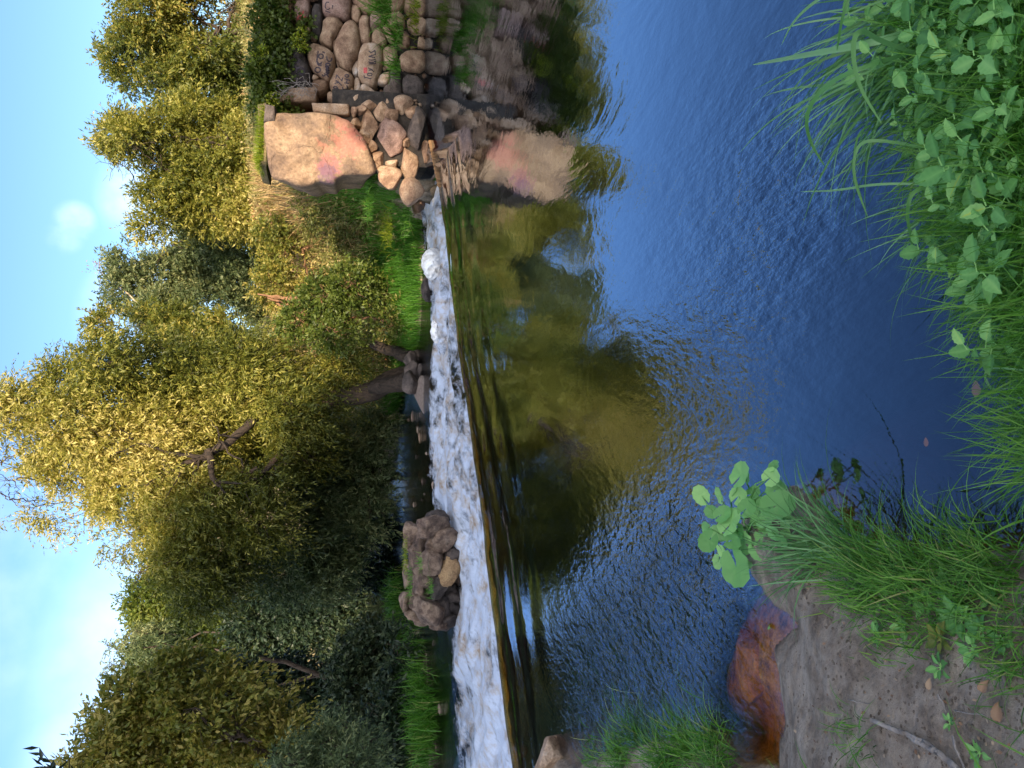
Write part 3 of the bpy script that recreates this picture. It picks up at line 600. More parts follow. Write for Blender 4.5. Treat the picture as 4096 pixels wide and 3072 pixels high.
for i_, (cx, cy, rx_, ry_, tn, mk_) in enumerate(pl):
    xd, yd = z6(cx, cy); k_ = .3917 / 1.8517 * px(11.4); c_ = PD(xd, yd, 11.35 + .35 * ((cx < 480) + (i_ % 3) * .25) + (.0 if cx > 500 else .25))
    if mk_ == 2: c_.y -= .15
    rock('stone', c_, (ry_ * k_ * 1.28, (rx_ + ry_) * .5 * k_ * 1.25, rx_ * k_ * 1.28), [M['stone_grey'], M['stone_dark'], M['stone_sunlit']][mk_], 120 + i_, pile, sub=4, tint=tn * .8, rough=.16)
rock('core', PD(*z6(600, 880), 11.95), (.86, .4, .46), M['stone_grey'], 160, pile, sub=5, tint=.3, rough=.16).name = 'mortar_core'

# --- stones at the willow foot and the tilted slab
for i_, (x, y, z, r_, lb) in enumerate([(905, 770, 0, (.22, .2, .16), 'dark boulder right of the willow foot above the foam'), (885, 775, 0, (.2, .2, .14), 'uppermost dark boulder stacked at the willow foot'), (895, 800, 0, (.26, .24, .2), 'large dark boulder in front of the willow trunks'),
        (912, 800, 0, (.2, .2, .12), 'low dark boulder at foam edge under the willow'), (890, 830, 0, (.3, .25, .2), 'rounded dark boulder left of the willow stones'), (925, 818, 0, (.16, .15, .12), 'small pale broken stone between slab and dark boulders')]):
    tag(rock('boulder', PD(x, y, 15.6 - i_ * .12), r_, M['stone_dark'], 170 + i_, tint=.35 if i_ < 5 else .8, rough=.04), lb, 'boulder')
sl = [PD(905, 812, 15.0), PD(890, 850, 15.2), PD(908, 880, 15.0), PD(930, 925, 14.6), PD(948, 940, 14.2), PD(944, 905, 14.2), PD(942, 860, 14.3), PD(930, 815, 14.6)]
bm = bmesh.new(); vs = [bm.verts.new(p_) for p_ in sl]; f_ = bm.faces.new(vs); r_ = bmesh.ops.extrude_face_region(bm, geom=[f_])
for v in r_['geom']:
    if isinstance(v, bmesh.types.BMVert): v.co += Vector((.05, .25, -.22))
bmesh.ops.recalc_face_normals(bm, faces=bm.faces); bmesh.ops.bevel(bm, geom=bm.edges[:], offset=.03, segments=2, affect='EDGES')
me = bpy.data.meshes.new('concrete_slab'); bm.to_mesh(me); bm.free(); M['slab'] = rockmat('slab', [(.2, (.2, .16, .14)), (.6, (.33, .27, .24)), (.9, (.4, .34, .3))], scale=3); me.materials.append(M['slab'])
so_ = bpy.data.objects.new('concrete_slab', me); C.objects.link(so_); recentre(so_); tag(so_, 'flat grey-brown slab tilted down into the foam left of the willow', 'slab')

# --- river stones in the shallow water beyond the foam
q = np.random.RandomState(3)
for i_ in range(52):
    a_ = i_ < 36; x = q.uniform(884, 940) if a_ else q.uniform(930, 962); y = q.uniform(850, 1115) if a_ else q.uniform(1380, 1650)
    s_ = q.uniform(.04, .15) * (1.35 if q.rand() < .15 else 1); c_ = P(x, y, ZD - .55 * s_ + q.uniform(-.02, .02))
    tag(rock('river_stone', c_, (s_ * q.uniform(.9, 1.6), s_ * q.uniform(.8, 1.2), s_ * .55), M['stone_grey'] if q.rand() < .6 else M['stone'], 200 + i_, sub=3, tint=q.uniform(.2, 1.0), rough=.1), 'low wet stone in the shallow water between the slab and the ruined pier' if a_ else 'low wet stone in the shallow rapid below the left grass bank', 'stone', 'stones in the shallow rapid' if a_ else 'stones under the left bank')
# rocks at the left end of the weir and the near bank
tag(rock('boulder', P(1192, 1640, .05), (.19, .17, .16), M['stone'], 301, sub=4, tint=.75), 'pale pointed rock at the left end of the weir', 'boulder')
tag(rock('boulder', P(1130, 1640, -.12), (.16, .15, .08), M['stone_dark'], 302, sub=3, tint=.4), 'dark low rock washed by spray at the weir end', 'boulder')
tag(rock('boulder', P(935, 620, ZD) + Vector((0, .3, .05)), (.24, .2, .12), M['stone_dark'], 303, sub=3, tint=.3), 'dark flat rock between foam mound and green bank', 'boulder')
tag(rock('boulder', P(1680, 1150, -.03), (.16, .2, .09), M['stone_wet'], 304, sub=4, tint=.4), 'wet brown rock under the round-leaved plant', 'boulder')
tag(rock('boulder', P(1700, 1235, -.02), (.10, .12, .07), M['stone_wet'], 305, sub=3, tint=.5), 'wet reddish rock left of the round-leaved plant', 'boulder')
tag(rock('boulder', P(1765, 1325, 0), (.08, .12, .05), M['stone_wet'], 306, sub=3, tint=.9), 'orange-brown rock at the tip of the mud bank', 'boulder')
tag(rock('boulder', P(1622, 1430, -.10), (.17, .19, .085), M['rust'], 307, sub=5, tint=.6), 'sunken rusty rock seen through the amber shallows', 'boulder')

# --- foam lumps
m, n, l, b = mat('foam'); l.new(ramp(n, l, noise(n, l, 9, 6, geopos(n)), [(.35, (.66, .64, .6)), (.6, (.86, .88, .9))]), b.inputs['Base Color']); b.inputs['Roughness'].default_value = .7
b.inputs['Subsurface Weight'].default_value = 0; bump(n, l, noise(n, l, 40, 4, geopos(n)), b, .4, .02); M['foam'] = m
for i_, (x, y, r_, lb) in enumerate([(940, 572, (.30, .34, .2), 'big white froth mound below the green bank'), (944, 716, (.2, .22, .1), 'smaller white froth mound right of the willow stones')]):
    v, f = rock_arrays(P(x, y, ZD), r_, 400 + i_, 5, cuts=3, rough=.13); v += .02 * nse(v, 22, 9, 3)[:, None]; tag(recentre(mesh('foam_mound', v, f, M['foam'], smooth=True, attrs={'tint': np.ones(len(v))})), lb, 'foam')

# --- the drowned sill the water runs over
us = np.arange(-2.5, 7.95, .05); prof_ = [(-.55, -1.1), (-.40, -.30), (-.16, -.085), (-.02, -.075), (.05, -.11), (.10, -.19), (.15, -.27), (.18, -1.0)]
V_ = []
for u_ in us:
    base_ = LIP_A + np.array((.825, .566)) * u_; X_ = base_[0]
    for w_, z_ in prof_:
        yy = float(lipY(np.array([X_]))[0]) + w_ / .82; V_.append((X_, yy, z_ + .012 * math.sin(u_ * 7.3) + .008 * math.sin(u_ * 23)))
M['sill'] = rockmat('weedy_sill', [(.2, (.012, .012, .006)), (.6, (.045, .035, .015)), (.9, (.09, .07, .03))])
tag(recentre(mesh('weir_sill', np.array(V_), grid_faces(len(us), len(prof_)), M['sill'], smooth=True, attrs={'tint': np.full(len(V_), .4)})), 'dark drowned sill under the smooth water along the whole weir crest', 'weir')
# --- weir crest board
def plank(name, a, b_, wdt, hgt, material, label):
    a = Vector(a); b_ = Vector(b_); n_ = 40; d_ = (b_ - a).normalized(); s_ = d_.cross(Vector((0, 0, 1))).normalized()
    V_ = []
    for i_ in range(n_):
        t = i_ / (n_ - 1); c_ = a.lerp(b_, t)
        c_.y = c_.y + .0; wob = .008 * math.sin(i_ * 1.9)
        for sx, sz in ((-1, 0), (-.8, 1), (.8, 1), (1, 0)): V_.append((c_ + s_ * (sx * wdt / 2) + Vector((0, 0, (sz - 1) * hgt + wob)))[:])
    f = [(i_ * 4 + k_, i_ * 4 + (k_ + 1) % 4, i_ * 4 + 4 + (k_ + 1) % 4, i_ * 4 + 4 + k_) for i_ in range(n_ - 1) for k_ in range(4)] + [(0, 1, 2, 3), ((n_ - 1) * 4 + 3, (n_ - 1) * 4 + 2, (n_ - 1) * 4 + 1, (n_ - 1) * 4)]
    return tag(recentre(mesh(name, np.array(V_), np.array(f), material)), label, 'plank')
M['wetwood'] = bark('wet_wood', (.16, .08, .03), (.38, .21, .09))
plank('crest_board', P(926, 305, .03), P(946, 402, .02), .05, .3, M['wetwood'], 'wet brown board along the weir crest at the pier foot')

# ------------------------------------------------------------------ plants: stamping leaves, blades, tubes
def stamp(T, TF, pos_, xa, ya, za, sc, tint, toff=None):
    """copies template T (k,3) onto frames; sc (n,3)"""
    nT = len(T); n_ = len(pos_); L_ = T[None] * sc[:, None, :]
    V_ = pos_[:, None, :] + L_[..., :1] * xa[:, None, :] + L_[..., 1:2] * ya[:, None, :] + L_[..., 2:3] * za[:, None, :]
    Fc = (TF[None] + (np.arange(n_) * nT)[:, None, None]).reshape(-1, TF.shape[1])
    tt = np.repeat(tint, nT)
    if toff is not None: tt = np.clip(tt * .8 + np.tile(toff, n_), 0, 1)
    return V_.reshape(-1, 3), Fc, tt
DIA = np.array([(0, 0, 0), (-.5, .45, .0), (0, 1, -.05), (.5, .45, .0)], float); DIAF = np.array([[0, 3, 2, 1]])
def broad(nu=10, ser=.22, heart=.0):
    V_, F_ = [], []
    for i_ in range(nu + 1):
        t = i_ / nu; wd = (math.sin(math.pi * min(1, t ** .75)) ** .8 if 0 < t < 1 else 0) * .5
        if i_ % 2: wd *= 1 + ser
        for s_ in (-1, -.5, 0, .5, 1): V_.append((s_ * wd, t + (heart * abs(s_) * -(1 - t) * .3), .10 * abs(s_) * (1 if wd else 0) - .18 * t * t))
    for i_ in range(nu):
        for k_ in range(4): a = i_ * 5 + k_; F_.append((a, a + 1, a + 6, a + 5))
    return np.array(V_, float), np.array(F_)
BR, BRF = broad(); BRT = np.array([(.22 if k % 5 == 2 else -.06 if (k // 5) % 2 else .04) for k in range(len(BR))])
def roundleaf():
    V_ = [(0, 0, 0)]; F_ = []; na = 22; rings = 3
    for r_ in range(1, rings + 1):
        for k_ in range(na):
            a = R(-90 + 7 + (360 - 14) * k_ / (na - 1)); rad = r_ / rings * (.5 + (.035 if (k_ % 2 and r_ == rings) else 0)) * (1 - .12 * math.cos(a * 2))
            V_.append((rad * math.cos(a), rad * math.sin(a), .09 * (r_ / rings) ** 2 + .03 * math.sin(a * 5) * (r_ / rings)))
    for k_ in range(na - 1):
        F_.append((0, 1 + k_, 2 + k_, 2 + k_))
        for r_ in range(rings - 1): a = 1 + r_ * na + k_; F_.append((a, a + na, a + na + 1, a + 1))
    return np.array(V_, float), F_
def tube_path(pts, rad, sides=7):
    pts = np.asarray(pts, float); n_ = len(pts); t = unit(np.gradient(pts, axis=0)); ref = np.array([.31, .2, .93]); a = unit(np.cross(t, ref)); b_ = np.cross(t, a)
    ang = np.linspace(0, 2 * np.pi, sides, endpoint=False)
    V_ = (pts[:, None] + np.asarray(rad)[:, None, None] * (np.cos(ang)[None, :, None] * a[:, None] + np.sin(ang)[None, :, None] * b_[:, None])).reshape(-1, 3)
    F_ = [(i_ * sides + k_, i_ * sides + (k_ + 1) % sides, (i_ + 1) * sides + (k_ + 1) % sides, (i_ + 1) * sides + k_) for i_ in range(n_ - 1) for k_ in range(sides)]
    return V_, np.array(F_)
def merge(parts):
    Vs, Fs, o_ = [], [], 0
    for v, f in parts: Vs.append(v); Fs.append(np.asarray(f) + o_); o_ += len(v)
    return np.vstack(Vs), np.vstack(Fs)
def wiggle(a, b_, n_=8, amp=.12, sag=0., q=rs):
    a = np.array(a, float); b_ = np.array(b_, float); t = np.linspace(0, 1, n_)[:, None]; L_ = np.linalg.norm(b_ - a)
    off = np.cumsum(q.normal(size=(n_, 3)), 0) * amp * L_ / n_ ; off -= t * off[-1]
    p_ = a + (b_ - a) * t + off * 1.2; p_[:, 2] += sag * L_ * (t[:, 0] * (1 - t[:, 0])) * 4
    return p_
def leaves_in(clumps, density, L_, W_, twig=.5, per=14, droop=.3, seed=1, gap=.0, up=.5):
    """clumps: (centre, (rx,ry,rz)). leafy twigs through the clump volume, thinner at the middle, ragged outside"""
    q = np.random.RandomState(seed); P_, D_ = [], []
    for c_, r_ in clumps:
        c_ = np.array(c_); r_ = np.array(r_); area = 4 * np.pi * ((r_[0] * r_[1] * r_[2]) ** (2 / 3.)); n_ = int(density * area)
        d = unit(q.normal(size=(n_, 3))); rad = q.uniform(.25, 1.0, n_) ** .6 * (1 + .22 * nse(d * 1.0 + c_, 2.6, seed % 7 + 40))
        p_ = c_ + d * rad[:, None] * r_
        P_.append(p_); D_.append(unit(d * .8 + q.normal(size=(n_, 3)) * .55 + [0, 0, up]))
    P_ = np.vstack(P_); D_ = np.vstack(D_)
    keep = nse(P_, 2.0, seed % 11 + 60, 2) > -.45 + gap
    P_, D_ = P_[keep], D_[keep]; n_ = len(P_)
    tl = twig * q.uniform(.5, 1.3, n_)
    t = (np.arange(per) + .5) / per
    base = P_[:, None] + D_[:, None] * (t[None, :, None] * tl[:, None, None]); base[..., 2] -= droop * tl[:, None] * t[None] ** 2
    base = base + q.normal(size=base.shape) * .012
    tang = np.repeat(D_[:, None], per, 1).copy(); tang[..., 2] -= 2 * droop * t[None]; tang = unit(tang)
    side = unit(np.cross(tang, q.normal(size=tang.shape)))
    ya = unit(tang * .75 + side * .75 + [0, 0, -.15]); ya = ya.reshape(-1, 3); base = base.reshape(-1, 3)
    za = unit(np.cross(ya, q.normal(size=ya.shape)) * .8 + [0, 0, .45]); xa = unit(np.cross(ya, za)); za = np.cross(xa, ya)
    m_ = len(base); s_ = q.uniform(.5, 1.4, m_)
    tw = np.repeat(q.uniform(0, 1, n_), per); tint = np.clip(.45 * tw + .45 * q.uniform(0, 1, m_) + .28 * nse(base, 1.1, 77), 0, 1)
    return stamp(DIA, DIAF, base, xa, ya, za, np.stack([W_ * s_, L_ * s_, L_ * s_], 1), tint), (P_, D_, tl, droop)
def clump_list(spec, Y, sy=1.0):
    out = []
    for k_, c_ in enumerate(spec):
        x, y, rx_, ry_ = c_[:4]; dy = c_[4] if len(c_) > 4 else 0
        YY = Y + dy + .6 * math.sin(k_ * 2.4) * sy; k0 = px(YY)
        out.append((tuple(PD(x, y, YY)), (ry_ * k0, (rx_ + ry_) * .5 * k0 * sy, rx_ * k0)))
    return out
NT = [0]
def tree(name, label, cat, base, spec, Y, leaf, barkm, density=55, L_=.1, W_=.03, twig=.45, per=14, droop=.25, group=None, trunk_r=.12, gap=0., sy=1., up=.5, limbs=True, fork=None):
    NT[0] += 1; q = np.random.RandomState(500 + NT[0])
    g, _ = ground_h(np.array([base[0]]), np.array([base[1]]), False); b0 = np.array([base[0], base[1], g[0] - .1])
    root = empty(name, tuple(b0)); tag(root, label, cat, group)
    cl_ = clump_list(spec, Y, sy) if not isinstance(spec[0][0], tuple) else spec
    (V_, F_, T_), (tp, td, tl, dr) = leaves_in(cl_, density, L_, W_, twig, per, droop, 900 + NT[0], gap, up)
    mesh('crown', V_, F_, leaf, root, attrs={'tint': T_})
    cen = np.array([c_ for c_, r_ in cl_]); mid = cen.mean(0); parts = []
    fk = np.array(fork) if fork is not None else b0 * .55 + mid * .45
    parts.append(tube_path(wiggle(b0, fk, 10, .10, q=q), np.linspace(trunk_r, trunk_r * .75, 10), 9))
    order = sorted(range(len(cl_)), key=lambda k_: np.linalg.norm(cen[k_] - fk)); ends = [(fk, trunk_r * .7)]
    for k_ in order:
        c_, r_ = cl_[k_]; c_ = np.array(c_)
        e_, er = min(ends, key=lambda t_: np.linalg.norm(t_[0] - c_)); r1 = max(er * .62, .012)
        parts.append(tube_path(wiggle(e_, c_, 9, .35, q=q), np.linspace(er * .85, r1, 9), 6)); ends.append((c_, r1))
        for _ in range(5 if limbs else 2):
            d = unit(q.normal(size=3) + [0, 0, .3]); tip = c_ + d * np.array(r_) * .95
            pth = wiggle(c_, tip, 6, .4, q=q); parts.append(tube_path(pth, np.linspace(r1 * .6, .005, 6), 4))
            for _2 in range(2):
                a = pth[q.randint(2, 5)]; d = unit(q.normal(size=3) + [0, 0, .2]); parts.append(tube_path(wiggle(a, a + d * np.array(r_) * .55, 5, .4, q=q), np.linspace(r1 * .3, .004, 5), 3))
    V_, F_ = parts[0][0], None
    # trunk tubes have quads only
    V_, F_ = merge(parts); mesh('trunk', V_, F_, barkm, root, smooth=True)
    return root

def blades(root, dirs, L_, W_, bend, tint, seg=4, seed=0, tw=.3):
    """grass blades as tapering ribbons; root (n,3), dirs (n,3) unit, bend = fall by gravity"""
    q = np.random.RandomState(seed); n_ = len(root); t = np.linspace(0, 1, seg + 1)
    L_ = np.broadcast_to(L_, n_); W_ = np.broadcast_to(W_, n_); bend = np.broadcast_to(bend, n_)
    p_ = root[:, None] + dirs[:, None] * (t[None, :, None] * L_[:, None, None])
    hz = dirs.copy(); hz[:, 2] = 0; hz = unit(hz + q.normal(size=hz.shape) * [.05, .05, 0])
    p_ = p_ + hz[:, None] * (bend * L_ * .5)[:, None, None] * (t ** 2)[None, :, None]
    p_[..., 2] -= (bend * L_)[:, None] * (t ** 2.2)[None] * .85
    side = unit(np.cross(hz, [0, 0, 1.]) + q.normal(size=hz.shape) * tw)
    w_ = (W_[:, None] * np.maximum(0.03, np.array([(1 - k_ ** 2.2) * (.65 + .35 * min(1, k_ * 4)) for k_ in t]))[None]) * .5
    a = p_ - side[:, None] * w_[..., None]; b_ = p_ + side[:, None] * w_[..., None]
    V_ = np.stack([a, b_], 2).reshape(-1, 3); i_ = np.arange(seg) * 2; f = np.stack([i_, i_ + 1, i_ + 3, i_ + 2], 1)
    F_ = (f[None] + (np.arange(n_) * (seg + 1) * 2)[:, None, None]).reshape(-1, 4)
    return V_, F_, np.repeat(tint, (seg + 1) * 2)
def rdir(n_, lean, q, bias=(0, 0)):
    a = q.uniform(0, 6.283, n_); s_ = np.abs(q.normal(size=n_)) * lean
    return unit(np.stack([np.cos(a) * s_ + bias[0], np.sin(a) * s_ + bias[1], np.ones(n_)], 1))
def joinvt(lst):
    Vs, Fs, Ts, o_ = [], [], [], 0
    for v, f, t in lst: Vs.append(v); Fs.append(f + o_); Ts.append(t); o_ += len(v)
    return np.vstack(Vs), np.vstack(Fs), np.concatenate(Ts)

# ------------------------------------------------------------------ trees of the far bank
right_spec = [(330,-60,70,60),(430,-50,60,60),(320,25,62,55),(420,35,66,58),(500,10,40,50),(300,105,48,50),(370,110,60,55),(445,110,60,55),(500,150,46,50),(515,210,40,44),(470,60,46,50),(285,160,38,36),(365,185,58,48),(440,195,55,45),(250,120,26,30)]
tree('small_tree', 'small loose tree on the bank top, directly above the boulder wall', 'tree', PD(520, 60, 24)[:2], right_spec, 24, M['olive'], M['bark'], density=68, L_=0.1144, W_=0.0440, twig=.5, per=14, trunk_r=.1, gap=.3)
tree('small_tree', 'rounded willow above the plastered pier, its crown leaning left', 'tree', PD(545, 330, 22)[:2], [(265,290,40,42),(250,350,38,42),(300,320,48,45),(300,400,48,48),(350,290,58,44),(350,360,60,55),(370,430,60,50),(420,300,58,50),(430,370,60,60),(450,440,60,55),(490,320,50,50),(505,400,50,60),(330,475,36,34),(520,460,50,46),(540,370,36,60),(535,300,36,50),(490,265,44,44),(420,245,40,36),(560,430,40,50),(590,480,40,50)],
     22, M['willow'], M['bark'], density=104, L_=0.1144, W_=0.0352, twig=.5, trunk_r=.1, gap=.1)
tree('small_tree', 'grey-green tree with a pale leaning limb, between the pier willow and the large willow', 'tree', PD(570, 600, 25)[:2], [(285,560,40,42),(290,625,45,42),(370,530,56,44),(365,600,62,55),(430,660,62,55),(440,500,50,50),(440,570,62,55),(520,540,60,55),(525,620,60,60),(520,690,50,45),(350,670,40,40),(590,560,50,50)],
     25, M['willow_cool'], M['bark'], density=104, L_=0.1144, W_=0.0396, twig=.5, trunk_r=.1, gap=.12)
tree('small_tree', 'dark pointed tree rising beside the right edge of the large willow', 'tree', PD(560, 740, 21)[:2], [(240,700,38,28),(285,740,46,36),(340,750,52,40),(385,710,54,45),(440,750,52,44),(500,720,60,50),(310,700,36,30)],
     21, M['olive'], M['bark'], density=104, L_=0.1056, W_=0.0396, twig=.4, trunk_r=.09, gap=.1)
tree('bare_tree', 'pale almost leafless twiggy tree top behind the grey-green tree', 'tree', PD(560, 640, 27)[:2], [(225,595,26,22),(260,610,30,22),(215,570,16,16)], 27, M['dry'], M['bark_pale'], density=7, L_=0.0900, W_=0.0300, twig=.5, per=6, trunk_r=.045, limbs=True)
will = [(55,885,52,50),(60,960,56,55),(35,1035,46,46),(100,1085,44,44),(-40,960,56,80),(-30,1050,40,40),(150,830,52,48),(150,915,66,62),(150,1005,66,62),(190,1095,56,56),(235,785,52,44),(250,865,66,62),(250,965,68,66),(270,1060,66,64),(285,1150,56,55),(300,1235,46,38),
        (340,820,66,60),(350,920,68,66),(360,1020,66,66),(375,1120,66,62),(385,1210,56,52),(430,800,64,56),(450,880,60,55),(450,1070,60,60),(470,1180,62,58),(525,780,60,48),(545,850,64,56),(610,800,60,52),(625,890,64,56),(690,850,60,50),(740,790,46,42),
        (560,1020,60,50),(640,970,66,60),(560,1120,64,60),(480,1250,50,42),(430,1290,48,36),(10,900,40,44),(0,1000,44,50),(20,1080,34,36),(520,930,50,46,1.2),(530,985,50,46,1.4),(480,950,50,46,1.3),(590,940,50,46,1.0)]
tree('large_willow', 'tallest tree, spreading golden-green willow with a dark forked limb, trunks rooted by the weir', 'tree', PD(895, 800, 16.4)[:2], will, 17, M['willow'], M['bark'], density=153, L_=0.092, W_=0.024, twig=.55, per=16, trunk_r=.24, gap=-.12, droop=.4, sy=.9, fork=PD(600, 900, 17.3))
tree('willow_thicket', 'shaded blue-green willow thicket hanging low over the rapid, left of the willow trunks', 'bush', PD(850, 1010, 19.5)[:2], [(705,1060,66,62),(760,960,54,52),(640,1170,66,62),(720,1160,64,58),(795,1020,44,52),(800,1100,46,52),(610,1250,56,48),(690,1250,60,48),(560,1200,50,50),(740,1240,50,40),(640,1060,62,60),(700,980,50,50),(810,930,36,40)],
     18.6, M['willow_cool'], M['bark'], density=110, L_=0.1100, W_=0.0299, twig=.5, per=15, trunk_r=.1, gap=.02, droop=.45, sy=.8)
# the trunks you see at the water
lw = [o for o in C.objects if o.name == 'large_willow'][0]
for a, b_, r0, r1, lb in [((898, 818), (800, 838), .21, .15, 'thick dark leaning willow trunk standing on the boulders'), ((890, 778), (805, 742), .15, .1, 'thinner dark trunk leaning right beside the thick one')]:
    v, f = tube_path(wiggle(PD(a[0], a[1], 15.9), PD(b_[0], b_[1], 16.5), 12, .12), np.linspace(r0, r1, 12), 12)
    v = v + .03 * nse(v * [3, 3, 1], 4, 9, 2)[:, None]; mesh('trunk', v, f, M['bark_dark'], lw, smooth=True)['label'] = lb
v, f = merge([tube_path(wiggle(PD(548, 905, 16.1), PD(440, 990, 15.9), 10, .12), np.linspace(.095, .075, 10), 8), tube_path(wiggle(PD(450, 980, 15.9), PD(465, 1045, 15.6), 8, .2), np.linspace(.08, .05, 8), 7),
              tube_path(wiggle(PD(445, 988, 15.9), PD(330, 1040, 15.8), 9, .2), np.linspace(.08, .04, 9), 7), tube_path(wiggle(PD(465, 1045, 15.6), PD(520, 1050, 15.4), 8, .3), np.linspace(.04, .01, 8), 5), tube_path(wiggle(PD(465, 1045, 15.6), PD(490, 1075, 15.4), 8, .3), np.linspace(.04, .01, 8), 5),
              tube_path(wiggle(PD(475, 960, 15.9), PD(525, 1010, 15.5), 8, .3), np.linspace(.03, .01, 8), 5), tube_path(wiggle(PD(440, 990, 15.8), PD(300, 960, 15.7), 8, .3), np.linspace(.06, .02, 8), 5), tube_path(wiggle(PD(548, 905, 16.1), PD(620, 880, 16.9), 6, .1), np.linspace(.1, .13, 6), 8)] + [tube_path(wiggle(PD(a, b_, 15.8), PD(c, d, 15.5), 7, .5), np.linspace(.022, .005, 7), 4) for a, b_, c, d in [(430,1000,395,1060),(400,1020,350,1090),(465,1040,430,1095),(380,1030,340,985),(500,1060,540,1100),(455,985,500,930),(350,1040,280,1060),(330,1040,270,1010),(520,1050,560,1040),(495,940,440,905),(300,960,230,985),(250,960,190,930),(300,960,240,930)]])
lw = [o for o in C.objects if o.name == 'large_willow'][0]
mesh('limb', v + np.array([0, .42, .04]), f, M['bark_dark'], lw, smooth=True)
v, f = tube_path(wiggle(PD(350, 700, 24.4), PD(255, 618, 25), 10, .1), np.linspace(.05, .02, 10), 6); mesh('limb', v, f, M['bark_pale'], [o for o in C.objects if o.name == 'small_tree.002'][0], smooth=True)
tree('bush', 'bright yellow-green leafy bush at the bank edge, right of the willow trunks', 'bush', PD(880, 690, 15.6)[:2], [(700,640,50,44),(650,690,44,40),(760,610,44,44),(770,690,52,46),(830,640,44,44),(845,700,40,40),(875,735,24,30),(720,720,44,34)],
     16, M['bush'], M['bark_red'], density=143, L_=0.0748, W_=0.0352, twig=.3, per=12, trunk_r=.05, gap=.06, sy=.8)
tree('bush', 'olive scrubby bush high on the slope behind the grey-green tree foot', 'bush', PD(640, 520, 19)[:2], [(590,470,40,50),(620,540,46,50),(600,620,44,50),(660,600,40,44)], 19, M['olive'], M['bark_red'], density=117, L_=0.0880, W_=0.0352, twig=.35, trunk_r=.05, gap=.15, sy=.7)
v, f = merge([tube_path(wiggle(PD(560 + 12 * k_, 635 + 6 * k_, 18.2), PD(665, 640 + 12 * k_, 18), 9, .2), np.linspace(.02, .06, 9), 6) for k_ in range(4)])
tag(recentre(mesh('fallen_branch', v, f, M['bark_red'], smooth=True)), 'reddish-brown dead branches on the slope above the yellow-green bush', 'branch')
# left: background over the bend, dark undergrowth and the nearer trees
tree('background_tree', 'sunlit yellow-green tree top showing over the river bend', 'tree', PD(620, 1330, 36)[:2], [(330,1300,44,44),(345,1370,46,46),(330,1440,40,38),(400,1280,50,46),(410,1345,56,52),(400,1420,54,54),(470,1310,56,56),(480,1395,56,56),(545,1350,56,60),(460,1470,50,50)], 36, M['bush'], M['bark'], density=55, L_=0.1760, W_=0.0704, twig=.8, trunk_r=.2, sy=.7)
for k_, (x, y, xb, lb) in enumerate([(232, 1395, 330, 'thin wispy treetop, the right one over the river bend'), (268, 1370, 350, 'short wispy treetop low over the bend'), (225, 1440, 330, 'thin wispy treetop, the left one over the river bend')]):
    sp = [((x * (1 - t) + xb * t), y + 6 * math.sin(t * 9 + k_), 10 + 10 * t, 5 + 16 * t) for t in np.linspace(0, 1, 6)]
    tree('wispy_tree', lb, 'tree', PD(xb + 200, y, 33)[:2], sp, 33 + k_, M['willow_cool'], M['bark'], density=58, L_=0.1584, W_=0.0440, twig=.4, per=8, trunk_r=.08, limbs=False, up=-.1, sy=.6)
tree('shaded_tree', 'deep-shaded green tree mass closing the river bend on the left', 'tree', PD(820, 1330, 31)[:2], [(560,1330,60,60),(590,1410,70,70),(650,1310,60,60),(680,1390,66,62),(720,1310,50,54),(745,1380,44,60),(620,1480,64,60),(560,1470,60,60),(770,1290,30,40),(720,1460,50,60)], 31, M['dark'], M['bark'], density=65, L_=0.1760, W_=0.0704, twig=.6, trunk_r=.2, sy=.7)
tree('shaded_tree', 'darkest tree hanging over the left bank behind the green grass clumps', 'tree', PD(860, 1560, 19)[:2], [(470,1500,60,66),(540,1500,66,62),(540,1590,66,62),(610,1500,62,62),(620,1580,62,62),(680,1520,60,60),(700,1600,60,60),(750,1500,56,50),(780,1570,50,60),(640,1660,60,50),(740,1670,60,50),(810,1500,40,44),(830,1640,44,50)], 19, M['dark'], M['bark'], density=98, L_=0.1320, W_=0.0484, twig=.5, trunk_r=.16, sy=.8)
v, f = merge([tube_path(wiggle(PD(850, 1500, 18), PD(560, 1420, 17.5), 12, .1), np.linspace(.08, .04, 12), 8), tube_path(wiggle(PD(690, 1455, 17.8), PD(600, 1480, 17.5), 8, .1), np.linspace(.06, .02, 8), 6)])
mesh('leaning_limb', v, f, M['bark'], [o for o in C.objects if o.name.startswith('shaded_tree')][-1], smooth=True)
tree('alder_tree', 'large-leaved speckled green tree at the left edge of the picture', 'tree', PD(860, 1800, 12.5)[:2], [(285,1500,40,40),(245,1560,40,44),(230,1630,46,46),(330,1460,44,40),(330,1540,56,52),(320,1630,56,56),(410,1450,46,44),(420,1530,56,56),(420,1620,60,60),(500,1500,44,46),(510,1590,60,56),(590,1560,46,50),(590,1640,60,50),(300,1720,70,60),(440,1720,70,60),(180,1680,44,40)],
     12.5, M['olive'], M['bark'], density=162, L_=0.0924, W_=0.0396, twig=.4, per=11, trunk_r=.12, gap=.02, sy=.8, up=.2)
tree('alder_tree', 'large-leaved tree beyond the left edge of the picture', 'tree', PD(860, 2050, 13.5)[:2], [(300,1880,70,66),(330,1980,70,66),(420,1860,70,66),(430,1960,70,66),(540,1830,66,60),(560,1920,70,66),(650,1850,60,60),(680,1940,60,60),(200,1900,60,50),(400,2060,60,60)], 13.5, M['olive'], M['bark'], density=90, L_=.11, W_=.045, twig=.4, per=11, trunk_r=.14, sy=.8)
